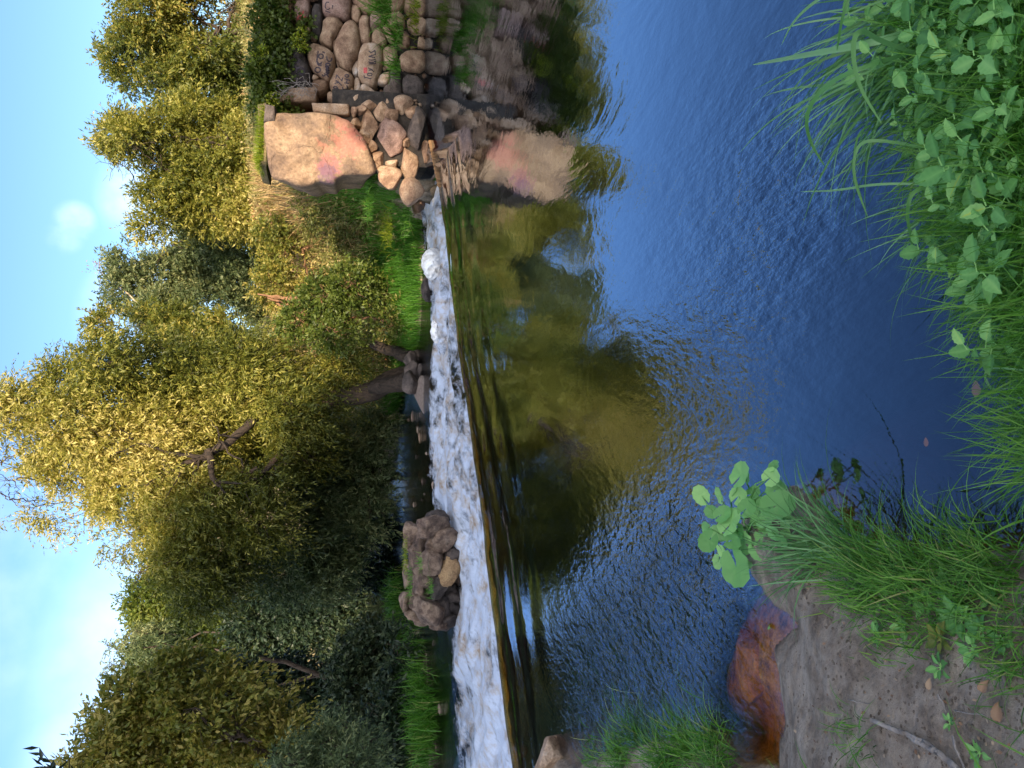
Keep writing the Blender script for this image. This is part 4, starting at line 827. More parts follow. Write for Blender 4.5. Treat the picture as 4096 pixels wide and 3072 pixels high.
tree('willow_shrub', 'pale grey-green willow shrub in front of the dark hollow, lower left edge', 'bush', PD(930, 1790, 10)[:2], [(715,1600,36,36),(690,1650,50,44),(760,1650,46,46),(800,1660,36,36),(740,1570,16,18),(640,1650,40,40),(800,1600,16,24),(700,1720,60,50)], 10, M['willow_cool'], M['bark'], density=247, L_=0.0704, W_=0.0194, twig=.3, per=14, trunk_r=.04, gap=.0, sy=.8)
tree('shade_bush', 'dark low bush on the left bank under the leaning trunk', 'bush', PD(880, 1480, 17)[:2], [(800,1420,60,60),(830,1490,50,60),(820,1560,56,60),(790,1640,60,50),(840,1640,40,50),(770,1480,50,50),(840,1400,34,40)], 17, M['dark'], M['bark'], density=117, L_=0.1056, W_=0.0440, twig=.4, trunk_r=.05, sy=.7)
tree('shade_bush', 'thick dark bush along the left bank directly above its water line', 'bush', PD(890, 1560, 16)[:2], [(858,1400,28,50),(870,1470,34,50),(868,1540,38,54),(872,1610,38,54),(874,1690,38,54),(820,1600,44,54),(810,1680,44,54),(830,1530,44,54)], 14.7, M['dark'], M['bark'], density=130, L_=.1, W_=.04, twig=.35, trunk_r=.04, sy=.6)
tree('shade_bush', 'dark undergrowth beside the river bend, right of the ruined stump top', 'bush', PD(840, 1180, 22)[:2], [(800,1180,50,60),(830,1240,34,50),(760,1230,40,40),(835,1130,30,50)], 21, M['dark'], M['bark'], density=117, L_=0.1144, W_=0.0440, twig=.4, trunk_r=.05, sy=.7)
# twig reaching in at the very top left
root = empty('overhanging_twig', tuple(PD(60, 1720, 5))); tag(root, 'small leafy twig reaching into the sky at the upper left corner', 'twig')
pth = [wiggle(PD(170, 1720, 5.0), PD(85, 1615, 5.0), 8, .1), wiggle(PD(130, 1670, 5), PD(95, 1655, 4.9), 6, .1), wiggle(PD(150, 1690, 5), PD(150, 1640, 5.1), 6, .1)]
v, f = merge([tube_path(p_, np.linspace(.006, .002, len(p_)), 4) for p_ in pth]); mesh('stem', v, f, M['bark'], root)
q = np.random.RandomState(4); bp = np.vstack([p_[np.clip(np.array([q.randint(1, len(p_)) for _ in range(14)]), 0, len(p_) - 1)] for p_ in pth]); n_ = len(bp)
ya = unit(q.normal(size=(n_, 3)) + [0, 0, .9]); za = unit(np.cross(ya, q.normal(size=(n_, 3)))); xa = np.cross(ya, za)
v, f, t = stamp(DIA, DIAF, bp, xa, ya, za, np.stack([np.full(n_, .022), np.full(n_, .085), np.full(n_, .08)], 1), q.uniform(0, .6, n_)); mesh('leaves', v, f, M['dark'], root, attrs={'tint': t})

# trees on the near bank behind the photographer, whose shade covers the pool
def shade(label, xs, zt, Y, seed, z0=3.2):
    q = np.random.RandomState(seed); sp = []
    for X_ in np.arange(xs[0], xs[1], 2.0):
        for Z_ in np.arange(z0, zt(X_) - .9, 2.0): sp.append(((X_ + q.uniform(-.4, .4), Y + q.uniform(-1, 1), Z_ + q.uniform(-.3, .3)), (1.5, 1.3, 1.4)))
        sp.append(((X_, Y, zt(X_) - 1.3), (1.4, 1.3, 1.3)))
    return tree('bank_tree', label, 'tree', ((xs[0] + xs[1]) / 2, Y), sp, Y, M['olive'], M['bark'], density=10, L_=0.4200, W_=0.2400, twig=.8, per=9, trunk_r=.25, limbs=False, gap=-.3)
YS = -22; KX, KZ = .2126, .434     # drift of the shade per metre towards the sun
def zt(x):          # height of the tree line, seen along the sun's rays
    x0 = x - KX * 14
    return KZ * 14 + (15.8 if x0 < .4 else 14.6 if x0 < 1.4 else max(7.0, 14.6 - (x0 - 1.4) * 1.15) if x0 < 9.2 else 12.4)
shade('tall leafy tree on the near bank far behind the viewer, to the left', (-14, -6), zt, YS, 1, 5)
shade('tall leafy tree on the near bank far behind the viewer, left of the middle', (-6, 1), zt, YS, 2, 5)
shade('leafy tree of middling height on the near bank behind the viewer', (1, 7), zt, YS, 3, 5)
shade('lower leafy tree on the near bank behind the viewer, between taller ones', (7, 12.4), zt, YS, 4, 5)
shade('tall leafy tree on the near bank far behind the viewer, to the right', (13.6, 26), zt, YS, 5, 5)

# ------------------------------------------------------------------ grass and weeds on the slopes
def scatter(n_, xr, yr, q, cond=None):
    X_ = q.uniform(*xr, n_); Y_ = q.uniform(*yr, n_); h_, d_ = ground_h(X_, Y_); k_ = d_ > .02
    if cond is not None: k_ &= cond(X_, Y_, h_, d_)
    return np.stack([X_, Y_, h_ - .01], 1)[k_], d_[k_]
q = np.random.RandomState(21)
# dry stalks and tangled weeds on the far slope
onslope = lambda X_, Y_, h_, d_: (X_ > -2.5 - (Y_ - 19) * .5) & (Y_ > 13.2) & ~((X_ > 3.2) & (Y_ < 13.45))
r_, d_ = scatter(90000, (-3, 13), (14.5, 30), q, lambda a, b_, c_, d: onslope(a, b_, c_, d) & (d > 1.6 + .8 * np.sin(a * 1.3)))
n_ = len(r_); k_ = q.rand(n_) < .6; r_ = r_[k_]; n_ = len(r_)
v, f, t = blades(r_, rdir(n_, .45, q), q.uniform(.25, .75, n_), q.uniform(.008, .022, n_), q.uniform(.1, .7, n_), q.uniform(0, 1, n_), 3, 1)
mesh('dry_grass', v, f, M['dry'], attrs={'tint': t}); tag(bpy.data.objects['dry_grass'], 'tan dry grass and stalks covering the sunlit slope', 'grass', kind='stuff')
r_, d_ = scatter(9500, (-3, 12), (14.6, 27), q, lambda a, b_, c_, d: onslope(a, b_, c_, d) & (d > .45))
k_ = nse(r_, 1.1, 88, 2) > -.1; r_ = r_[k_]
(v, f, t), _ = leaves_in([(tuple(p_ + [0, 0, .12]), (.22, .22, .26)) for p_ in r_], 16, .07, .03, .2, 8, .1, 55, -.5)
mesh('slope_weeds', v, f, M['weed'], attrs={'tint': t}); tag(bpy.data.objects['slope_weeds'], 'olive and rusty weeds tangled over the dry slope', 'weeds', kind='stuff')
# green grass near the water, both banks
def gmesh(name, label, r_, L_, W_, mt, lean=.35, bend=.6, seed=3, seg=4):
    q_ = np.random.RandomState(seed); n_ = len(r_)
    v, f, t = blades(r_, rdir(n_, lean, q_), q_.uniform(*L_, n_), q_.uniform(*W_, n_), q_.uniform(.1, bend, n_), np.clip(q_.uniform(0, 1, n_) * .7 + .3 * (nse(r_, 1.5, 5) * .5 + .5), 0, 1), seg, seed)
    tag(mesh(name, v, f, mt, attrs={'tint': t}), label, 'grass', kind='stuff')
r_, d_ = scatter(60000, (-1, 4.2), (14, 20), q, lambda a, b_, c_, d: onslope(a, b_, c_, d) & (d < 2.3 + .7 * np.sin(a * 1.3)))
gmesh('bank_grass', 'lush green grass on the lower far bank above the foam', r_, (.18, .5), (.008, .018), M['grass'])
r_, d_ = scatter(60000, (-12, -3.2), (8, 24), q, lambda a, b_, c_, d: (a < -3.5) & (d < .55 + .3 * np.sin(b_ * 2.1)) | ((a < -3.5) & (d < 4) & (q.rand(len(a)) < .3)))
gmesh('left_bank_grass', 'green grass on the left bank beyond the foam', r_, (.15, .4), (.008, .018), M['grass_shaded'])
r_, d_ = scatter(90000, (-14, 1), (16.5, 45), q, lambda a, b_, c_, d: (d < 4) & (a > -4 - (b_ - 16) * .45))
gmesh('shaded_bank_grass', 'grass darkened for shade under the shaded willow thicket', r_, (.2, .5), (.01, .02), M['grass_shaded'])
# wall top and pier top
q = np.random.RandomState(31)
def topline(x0, x1, n_, ys, dens_y, zz=2.5):
    X_ = q.uniform(x0, x1, n_); Y_ = q.uniform(*ys, n_); return np.stack([X_, Y_, np.full(n_, zz) + .1 * nse(np.stack([X_, Y_, 0 * X_], 1), 1.5, 3)], 1)
xw = PW(560, 240, *WP).x; xp0 = PW(560, 250, *PP).x; xp1 = PW(570, 352, *PP).x
r_ = topline(xw - .3, 8.5, 26000, (12.95, 14.1), 1, 2.42)
gmesh('wall_top_grass', 'deep green grass mat over the shaded top of the boulder wall', r_, (.15, .42), (.008, .016), M['grass'], bend=1.0, seed=8)
zt = PW(550, 300, *PP).z
r_ = topline(xp1 + .05, xp0 + .2, 9000, (12.72, 13.5), 1, zt - .08)
gmesh('pier_top_grass', 'yellow-green sunlit grass along the top of the plastered pier', r_, (.1, .28), (.006, .013), M['grass_lit'], bend=1.0, seed=9)
# soil cap under those mats
def cap(name, x0, x1, y0, y1, z1, lb):
    gx_, gy_ = np.meshgrid(np.linspace(x0, x1, 40), np.linspace(y0, y1, 14), indexing='ij'); p_ = np.stack([gx_.ravel(), gy_.ravel(), np.full(560, z1)], 1); p_[:, 2] += .05 * nse(p_, 3, 3, 2)
    ed = (np.abs(p_[:, 1] - y0) < 1e-6) | (np.abs(p_[:, 1] - y1) < 1e-6) | (np.abs(p_[:, 0] - x0) < 1e-6) | (np.abs(p_[:, 0] - x1) < 1e-6); p_[ed, 2] -= .12
    o = mesh(name, p_, grid_faces(40, 14), M['ground'], smooth=True, attrs={'zone': np.ones(560), 'bed': np.zeros(560), 'mud': np.zeros(560)}); o['kind'] = 'structure'
cap('wall_top_soil', xw - .25, 9.0, 12.98, 14.2, 2.46, '')
cap('pier_top_soil', xp1 + .02, xp0 + .25, 12.70, 14.2, zt - .05, '')
root = empty('creeping_plant', tuple(PW(600, 130, 12.8, .1))); tag(root, 'leafy creeper with pale yellow florets spilling over the top of the boulder wall', 'plant')
(v, f, t), _ = leaves_in([(tuple(PW(x, y, 12.72, .1) + Vector((0, .02, 0))), (r_ * px(12.8), .16, r_ * px(12.8))) for x, y, r_ in [(575,-40,30),(590,10,30),(570,40,30),(610,-10,24),(565,220,22),(575,90,26),(570,130,34),(600,110,26),(610,150,26),(590,175,28),(575,200,28),(625,120,16),(640,75,14),(650,95,16),(600,60,22),(620,45,16),(590,220,18),(560,160,26),(660,60,12),(625,235,10)]], 260, .06, .045, .14, 6, .3, 66, -.3)
mesh('leaves', v, f, M['bush'], root, attrs={'tint': t * .8})
(v, f, t), _ = leaves_in([(tuple(PW(x, y, 12.55, .1)), (r_ * px(12.8), .06, r_ * px(12.8))) for x, y, r_ in [(560,120,14),(572,105,10),(648,98,14),(655,72,8),(592,215,12),(640,80,8)]], 500, .03, .022, .06, 4, .1, 67, -.5)
mesh('florets', v, f, M['grass_lit'], root, attrs={'tint': np.clip(t + .4, 0, 1)})
# dry roots hanging by the slot
pp_ = [wiggle(PW(660, 150 + q.uniform(-10, 60), 12.5, .1), PW(600 + q.uniform(-20, 90), 170 + q.uniform(0, 50), 12.5, .1), 7, .5, q=q) for _ in range(26)]
v, f = merge([tube_path(p_, np.full(7, .004), 3) for p_ in pp_]); tag(recentre(mesh('dry_roots', v, f, M['stick'])), 'tangled dry roots hanging over the dark stone beside the slot', 'roots')

def tuft(name, label, cat, c_, n_, L_, W_, mt, lean=.5, bend=.8, spread=.06, seed=1, bias=(0, 0), group=None, seg=6, flat=1.0):
    q_ = np.random.RandomState(seed); a = q_.normal(size=(n_, 3)) * [spread, spread, 0]; c_ = Vector(c_)
    r_ = np.array(c_[:]) + a; d = rdir(n_, lean, q_, bias); d[:, 2] *= flat; d = unit(d)
    v, f, t = blades(r_, d, q_.uniform(L_[0], L_[1], n_), q_.uniform(*W_, n_), q_.uniform(.2, bend, n_), q_.uniform(0, 1, n_), seg, seed)
    o = mesh(name, v, f, mt, attrs={'tint': t}); me = o.data; n3 = len(v); arr = (v - np.array(c_[:])).astype(np.float32); me.vertices.foreach_set('co', arr.ravel()); me.update(); o.location = c_
    return tag(o, label, cat, group)
# sedge hanging over the foot of the wall
for i_, (x, y, n_, L_, s_, lb) in enumerate([(845, 20, 130, (.5, 1.0), .12, 'large long-bladed sedge hanging at the right end of the wall foot'), (870, 75, 90, (.4, .8), .1, 'sedge clump left of the largest one at the wall foot'), (865, 150, 60, (.3, .65), .07, 'small sedge tuft at the wall foot below the whitewashed stones'), (840, -50, 130, (.5, 1.0), .14, 'sedge at the wall foot just past the picture edge'), (905, 30, 120, (.2, .5), .2, 'low dry-tipped grass fringe along the wall foot at the water')]):
    tuft('sedge_clump', lb, 'sedge', PW(x, y, 12.35, .1), n_, L_, (.008, .018), M['grass'] if i_ < 4 else M['grass_lit'], .5, 1.0, s_, 30 + i_, bias=(0, -.45))
for i_, (x, y) in enumerate([(790, 440), (840, 400), (800, 395), (870, 470), (830, 500)]):
    tuft('grass_tuft', ['bright grass tuft under the left end of the plastered pier', 'green tuft squeezed below the pier beside the boulders', 'short tuft directly under the pier plaster edge', 'sunny grass tuft just left of the pier boulders', 'sunny grass tuft on the green bank, upstream of the pier'][i_], 'grass', PD(x + 15, y, 13.3 + (.8 if y > 450 else 0)), 170, (.2, .45), (.008, .016), M['grass'] if i_ != 4 else M['grass_lit'], .7, .9, .16, 50 + i_, bias=(0, -.2))
# left bank clumps beyond the foam
for i_, (x, y, Y, lb) in enumerate([(905, 1430, 14.8, 'green grass clump on the left bank, nearest the ruined pier'), (905, 1500, 14.0, 'large bright fountain of grass in the middle of the left bank'), (915, 1600, 13.5, 'dark green grass clump on the left bank at the picture edge'), (880, 1400, 17, 'grass clump behind the ruined pier on the left bank'), (870, 1290, 19, 'low green growth right behind the ruined pier'), (930, 1540, 13.4, 'short grass at the water line of the left bank')]):
    b_ = PD(x, y, Y); tuft('grass_clump', lb, 'grass', (b_.x, b_.y, max(b_.z - .1, ZD)), 420, (.35, .85), (.01, .022), M['grass'], .45, .8, .28, 60 + i_)

# tufts and weeds on top of the ruined stump
for i_, (x, y) in enumerate([(880, 1190), (890, 1240), (912, 1215), (890, 1275), (935, 1265), (880, 1210)]):
    tuft('grass_tuft', ['yellow-green tuft on the right top edge of the ruined pier', 'small tuft on the middle top of the ruined pier', 'green tuft in a joint on the face of the ruined pier', 'tuft on the left top of the ruined pier', 'low tuft between the lower stones of the ruined pier', 'dry tuft at the very top of the ruined pier'][i_], 'grass', PD(x, y, 11.05), 60, (.08, .2), (.005, .01), M['grass_lit'] if i_ in (0, 5) else M['grass'], .6, .9, .07, 80 + i_)

# ------------------------------------------------------------------ the near bank
gz = lambda p_: float(gh([(p_[0], p_[1])])[0][0])
def onbank(x, y, lift=0.):
    p_ = P(x, y, .1)
    for _ in range(4): p_ = P(x, y, gz(p_) + lift)
    return p_
# left tufts by the pool
for i_, (x, y, n_, L_, lb) in enumerate([(1400, 1600, 260, (.18, .42), 'bright fan of grass on the left shore, nearest the weir'), (1350, 1640, 200, (.12, .28), 'short tuft at the left frame edge by the pale pointed rock'), (1500, 1615, 300, (.12, .3), 'dense grass tuft in the middle of the left shore'), (1560, 1640, 300, (.12, .26), 'soft grass mound on the left shore beside the amber shallows'), (1450, 1660, 260, (.14, .32), 'grass tuft behind the shore tufts at the left frame edge'), (1290, 1650, 90, (.1, .2), 'dry sparse tuft between rock and grass fan')]):
    tuft('grass_tuft', lb, 'grass', onbank(x, y), n_, L_, (.003, .008), M['grass'], .6, .8, .07, 100 + i_, bias=(.25, .1))
# round-leaved plant at the tip of the spit
rt = P(1640, 1140, .02); root = empty('round_leaved_plant', tuple(rt)); tag(root, 'plant with round scalloped pale green leaves standing out over the water', 'plant')
zc = lambda a, b_: ((2600 + .827 * a) / 1.8517, (1700 + .827 * b_) / 1.8517)
RT, RF = roundleaf(); q = np.random.RandomState(77)
lv = [(440,240,58),(430,340,46),(590,250,46),(610,310,46),(250,340,44),(340,340,38),(620,390,72),(520,400,56),(390,470,62),(280,500,38),(285,560,50),(460,560,62),(550,530,52),(420,690,78),(330,660,34),(660,500,40),(470,250,30),(560,380,40),(350,430,40),(600,200,30),(440,610,38),(520,610,40),(660,440,36),(300,420,34),(470,400,44),(560,460,44),(330,520,40),(500,330,36),(640,560,34),(400,560,44),(600,520,40),(350,610,30),(480,660,34),(420,520,40),(520,460,36)]
Vs, Fs, Ts, st = [], [], [], []; o_ = 0; cp = Vector((0, 0, HC))
for i_, (a, b_, r_) in enumerate(lv):
    xd, yd = zc(a, b_); c_ = P(xd, yd, .10 + q.uniform(0, .12)); k0 = r_ * .827 / 3077 * (c_ - cp).length * 2.0
    za = np.array(((cp - c_).normalized() * .45 + Vector((q.uniform(-.45, .45), q.uniform(-.45, .45), .75))).normalized()[:])
    ya = np.array((c_ - rt)[:]) * [1, 1, .1] + q.normal(size=3) * .03; ya = unit(ya - za * ya.dot(za)); xa = np.cross(ya, za)
    c2 = np.array(c_[:]); L_ = (RT + np.array([0, .0, 0])) * k0; L_[:, 2] += k0 * .045 * nse(RT * 9 + i_ * 3.1, 1.2, 4, 2)
    V_ = c2 + L_[:, :1] * xa + L_[:, 1:2] * ya + L_[:, 2:3] * za
    Vs.append(V_); Fs += [tuple(z + o_ for z in f_) for f_ in RF]; Ts += [q.uniform(.15, 1)] * len(V_); o_ += len(V_)
    st.append(tube_path(wiggle(np.array(rt[:]) + q.normal(size=3) * [.05, .05, 0], c2, 6, .15, .1, q), np.linspace(.004, .0025, 6), 5))
bm = bmesh.new(); vv_ = [bm.verts.new(v - np.array(rt[:])) for v in np.vstack(Vs)]
for f_ in Fs:
    f2 = f_[:3] if f_[2] == f_[3] else f_
    bm.faces.new([vv_[z] for z in f2])
me = bpy.data.meshes.new('leaves'); bm.to_mesh(me); bm.free(); a_ = me.attributes.new('tint', 'FLOAT', 'POINT'); a_.data.foreach_set('value', np.array(Ts, dtype=np.float32)); me.materials.append(M['herb_soft'])
for f_ in me.polygons: f_.use_smooth = True
o = bpy.data.objects.new('leaves', me); C.objects.link(o); o.parent = root
v, f = merge(st); mesh('stems', v, f, M['herb'], root, smooth=True, attrs={'tint': np.full(len(v), .6)})
# long grass arching from the spit
for i_, (x, y, n_, L_, W_, bias, lb) in enumerate([(1800, 1200, 80, (.25, .5), (.003, .007), (-.2, .9), 'long flowing grass leaning from the mud spit towards the round leaves'), (1850, 1190, 60, (.18, .4), (.003, .007), (.5, .6), 'grass arching right from the spit with blades dipping into the pool'),
        (1930, 1240, 110, (.12, .34), (.003, .007), (.2, .2), 'thick green grass on the spit above the plantain leaves'), (2010, 1240, 90, (.1, .3), (.003, .006), (.3, .3), 'grass fringe along the pool right of the plantain'), (2120, 1255, 90, (.08, .2), (.003, .006), (.1, .1), 'grass at the bottom edge where the near pool begins'),
        (1880, 1290, 110, (.06, .2), (.003, .006), (.1, .2), 'short grass on the left side of the spit at the mud'), (2180, 1230, 70, (.1, .26), (.003, .006), (.1, .2), 'grass at the lower picture edge left of the pool'), (1760, 1160, 40, (.15, .35), (.003, .006), (-.1, .7), 'thin grass rising between the round-leaved plant and the spit'),
        (1850, 1590, 60, (.05, .13), (.002, .005), (0, 0), 'lonely small tuft on the bare mud'), (2190, 1440, 120, (.06, .16), (.002, .004), (-.1, 0), 'fine grass tuft at the bottom left corner edge'), (1960, 1330, 60, (.05, .14), (.002, .005), (0, .1), 'short grass at the mud edge left of the plantain')]):
    tuft('grass_tuft', lb, 'grass', onbank(x, y), n_, L_, W_, M['sedge'] if i_ in (0, 1, 7) else M['grass'], .45, 1.0, .045, 130 + i_, bias=bias)
for i_, (x, y, n_, L_, lb) in enumerate([(1900, 1225, 150, (.1, .3), 'dense grass on the pool edge of the spit, upstream part'), (1975, 1265, 150, (.08, .24), 'dense short grass between the spit edge and the plantains'), (2060, 1215, 150, (.08, .26), 'dense grass on the pool edge above the oval leaves'), (2150, 1240, 150, (.08, .22), 'dense grass on the pool edge at the bottom of the picture'), (2000, 1340, 120, (.05, .16), 'short grass behind the dull-green weed'), (2100, 1290, 120, (.06, .18), 'grass around the largest plantain'), (2190, 1340, 110, (.05, .16), 'short grass at the bottom edge left of the plantains'), (1930, 1400, 60, (.04, .11), 'thin grass scattered on the mud below the seedling'), (1820, 1270, 90, (.06, .18), 'thin grass at the wet tip of the mud bank')]):
    tuft('grass_tuft', lb, 'grass', onbank(x, y), n_, L_, (.0025, .006), M['grass'], .5, .9, .06, 230 + i_, bias=(.1, .15))
# broad-leaved rosettes
def herb(label, c_, n_, L_, name='broadleaf_weed', height=.0, seed=0, mt=None, wd=.56, cat='plant', group=None, tilt=.5, spread=.0):
    q_ = np.random.RandomState(seed); c_ = Vector(c_); root = empty(name, tuple(c_)); tag(root, label, cat, group)
    az = np.arange(n_) * 2.4 + q_.uniform(0, .6, n_); hh_ = height * (np.arange(n_) + 1) / n_ if height else np.zeros(n_)
    top = Vector((q_.uniform(-.12, .12), q_.uniform(-.12, .12), 1)) * height
    base = np.stack([top.x * hh_ / max(height, 1e-6), top.y * hh_ / max(height, 1e-6), hh_ + .01], 1) if height else np.zeros((n_, 3)) + [0, 0, .01]
    out = np.stack([np.cos(az), np.sin(az), np.zeros(n_)], 1); el = q_.uniform(.15, tilt + .35, n_)[:, None]
    ya = unit(out + [0, 0, 1] * el); za = unit(np.cross(np.cross(ya, [0, 0, 1.]), ya) + q_.normal(size=(n_, 3)) * .2); xa = unit(np.cross(ya, za)); za = np.cross(xa, ya)
    s_ = q_.uniform(L_[0], L_[1], n_); pet = .35 * s_[:, None] * ya
    tn = q_.uniform(0, 1, n_)
    v, f, t = stamp(BR, BRF, np.array(c_[:]) + base + pet, xa, ya, za, np.stack([s_ * wd, s_, s_], 1), tn, BRT); mesh('leaves', v, f, mt or M['herb'], root, smooth=True, attrs={'tint': t})
    sts = [tube_path(np.array([np.array(c_[:]) + base[k_], np.array(c_[:]) + base[k_] + pet[k_] * .5, np.array(c_[:]) + base[k_] + pet[k_] * 1.02]), [.002, .0016, .0012], 4) for k_ in range(n_)]
    if height: sts.append(tube_path(np.array([np.array(c_[:]), np.array(c_[:]) + np.array(top[:]) * .5, np.array(c_[:]) + np.array(top[:])]), [.004, .003, .002], 5))
    v, f = merge(sts); mesh('stems', v, f, mt or M['herb'], root, attrs={'tint': np.full(len(v), .8)})
    return root
for i_, (x, y, n_, L_, lb) in enumerate([(2085, 1335, 13, (.035, .055), 'largest smooth oval-leaved plantain on the near bank'), (2040, 1380, 9, (.03, .045), 'oval-leaved plantain just left of the largest'), (2050, 1260, 8, (.03, .045), 'oval-leaved weed by the pool side of the plantains'), (2130, 1360, 9, (.025, .04), 'small-leaved weed below the largest plantain'),
        (2040, 1440, 8, (.025, .04), 'low dull-green weed at the left end of the plantain patch'), (2125, 1625, 7, (.022, .035), 'small seedling alone on the bare mud by the left frame edge'), (2060, 1560, 6, (.014, .024), 'tiny seedling on the mud beside the long stick'), (1905, 1370, 6, (.025, .04), 'small weed in the short grass at the mud edge'), (2150, 1290, 8, (.02, .03), 'fine-lobed pale weed under the grass at the bottom edge'), (2010, 1300, 8, (.03, .045), 'broad weed between the two dense grass tufts of the spit'), (2110, 1400, 8, (.025, .04), 'weed at the lower left corner of the plantain patch'), (1960, 1350, 7, (.02, .035), 'little weed at the mud edge above the dull-green one'), (2180, 1390, 7, (.02, .035), 'weed beside the corner grass at the bottom edge'), (2070, 1300, 9, (.03, .045), 'bright weed leaning on the largest plantain')]):
    herb(lb, onbank(x, y), n_, L_, seed=i_ + 10, mt=M['bush'] if i_ == 1 else M['herb'], name='plantain' if i_ < 3 else 'broadleaf_weed')

# right-hand growth: nettles, long sedges and ground cover
qq = np.random.RandomState(99); cnt = 0
pts = []
for _ in range(4000):
    x = qq.uniform(1960, 2290); y = qq.uniform(-60, 1010)
    lim = 1985 + (y > 250) * (y - 250) * .22 + (max(0, y - 620) * .30)
    if x < lim: continue
    if any((x - a) ** 2 + (y - b_) ** 2 < 37 ** 2 for a, b_ in pts): continue
    pts.append((x, y))
for i_, (x, y) in enumerate(pts):
    c_ = onbank(x, y); kk = qq.uniform(.65, 1.35)
    if float(gh([(c_.x, c_.y)])[1][0]) < .0: continue
    if y < 380 or (x > 2120 and y < 760): herb('serrated-leaved nettle in the dense growth at the right of the near bank', (c_.x, c_.y, c_.z - .01), 14, (.028 * kk, .058 * kk), 'nettle_plant', qq.uniform(.06, .26), 300 + i_, group='nettles on the near right bank', tilt=.3)
    else: herb('soft green weed among the grass along the near right shore', (c_.x, c_.y, c_.z - .01), 9, (.03, .055), 'broadleaf_weed', qq.uniform(.03, .12), 300 + i_, M['herb_soft'] if qq.rand() < .35 else M['herb'], group='weeds on the near right shore', tilt=.4)
herb('large compound pale leaf spreading over the water at the middle of the right shore', onbank(2150, 500), 9, (.05, .075), 'broadleaf_weed', .10, 777, M['herb_soft'], tilt=.1)
# ground cover between them
q = np.random.RandomState(123)
bxy = []
for _ in range(9000):
    x = q.uniform(1960, 2330); y = q.uniform(-100, 1040); p_ = P(x, y, .2); bxy.append((p_.x, p_.y))
bxy = np.array(bxy); h_, d_ = ground_h(bxy[:, 0], bxy[:, 1]); k_ = d_ > .0; r_ = np.stack([bxy[k_, 0], bxy[k_, 1], h_[k_]], 1)
gmesh('ground_cover_grass', 'tangled fine grass between the nettles of the near right bank', r_[:9000], (.12, .36), (.002, .006), M['grass'], .7, 1.0, 12, 5)
inv = Matrix(cam.matrix_world).inverted()
def outside(r_):         # the bank beyond the picture's edges, so that it is not bare from another spot
    m4 = np.array(inv); v_ = r_ @ m4[:3, :3].T + m4[:3, 3]; a_ = np.abs(v_[:, 0] / -v_[:, 2]); b2 = np.abs(v_[:, 1] / -v_[:, 2])
    return (v_[:, 2] > -.05) | (a_ > .70) | (b2 > .53)
r_, d_ = scatter(70000, (-9, 12), (-3.5, 6.5), q); r_ = r_[outside(r_)]; r_ = r_[nse(r_, 1.3, 91, 2) > -.55]
gmesh('near_bank_grass', 'green grass over the near bank beyond the photographed patch', r_, (.08, .32), (.004, .010), M['grass'], .6, 1.0, 14, 4)
# shore-side long grass hanging over the pool
for i_, (x, y, n_, L_, W_, b_, lb) in enumerate([(2020, 90, 60, (.3, .62), (.006, .013), (-.25, .55), 'big sedge with broad dark blades arching over the pool, upper right corner'), (2030, 190, 60, (.25, .5), (.004, .009), (-.3, .5), 'dense sedge left of the big one, blades reaching over the rippled pool'), (2080, 300, 50, (.15, .35), (.003, .007), (-.4, .4), 'thin grass at the shore below the sedges'), (2090, 430, 45, (.15, .36), (.004, .009), (-.4, .5), 'arching light green grass in the middle of the right shore'),
        (2210, 640, 40, (.12, .26), (.003, .006), (-.4, .3), 'pointed grass at the shore beside the compound leaves'), (2230, 760, 45, (.1, .24), (.003, .006), (-.45, .3), 'curled grass blades near the sunken brown leaf'), (2230, 880, 55, (.1, .24), (.003, .006), (-.5, .2), 'bunch of curved grass at the lower end of the right shore'), (2250, 560, 40, (.1, .2), (.003, .006), (-.3, .2), 'short grass behind the compound leaves'), (2000, 10, 50, (.3, .6), (.005, .011), (-.2, .5), 'sedge at the picture edge right of the big one')]):
    tuft('sedge_clump' if i_ in (0, 1, 8) else 'grass_tuft', lb, 'sedge' if i_ in (0, 1, 8) else 'grass', onbank(x, y), n_, L_, W_, M['sedge'] if i_ in (0, 1, 8, 3) else M['grass'], .42, 1.0, .05, 160 + i_, bias=b_, seg=8)
# single long blades traced over the water
def ribbon(pts, W_, zs, label):
    p_ = np.array([P(a, b_, z)[:] for (a, b_), z in zip(pts, zs)]); n_ = 22; t = np.linspace(0, 1, n_); s_ = np.linspace(0, 1, len(p_))
    for _ in range(2):
        pn = [p_[0]]
        for a, b_ in zip(p_[:-1], p_[1:]): pn += [a * .75 + b_ * .25, a * .25 + b_ * .75]
        p_ = np.array(pn + [p_[-1]])
    s_ = np.linspace(0, 1, len(p_)); c_ = np.stack([np.interp(t, s_, p_[:, k_]) for k_ in range(3)], 1)
    tg = unit(np.gradient(c_, axis=0)); vw = unit(c_ - np.array([.3, -.4, HC + .3])); sd_ = unit(np.cross(tg, vw) + np.cross(tg, [0, 0, 1]) * .3)
    w_ = W_ * np.clip(np.sin(np.pi * np.clip(t * .86 + .14, 0, 1)) ** .7, .03, 1)[:, None] * .5
    fold = np.array([0, 0, -1]) * w_ * .5
    V_ = np.stack([c_ - sd_ * w_, c_ + fold, c_ + sd_ * w_], 1).reshape(-1, 3); F_ = []
    for k_ in range(n_ - 1):
        for j in (0, 1): a = k_ * 3 + j; F_.append((a, a + 1, a + 4, a + 3))
    o = mesh('long_blade', V_, np.array(F_), M['sedge'], min([o for o in C.objects if o.name.startswith('sedge_clump') or o.name.startswith('grass_tuft')], key=lambda o: (o.location - Vector(p_[0])).length), smooth=True, attrs={'tint': np.full(len(V_), rs.uniform(.3, 1))}); o['label'] = label
ribbon([(2020, 50), (1900, 90), (1760, 115), (1625, 140)], .019, [.2, .38, .42, .36], 'broad dark blade pointing straight out over the pool, upper right')
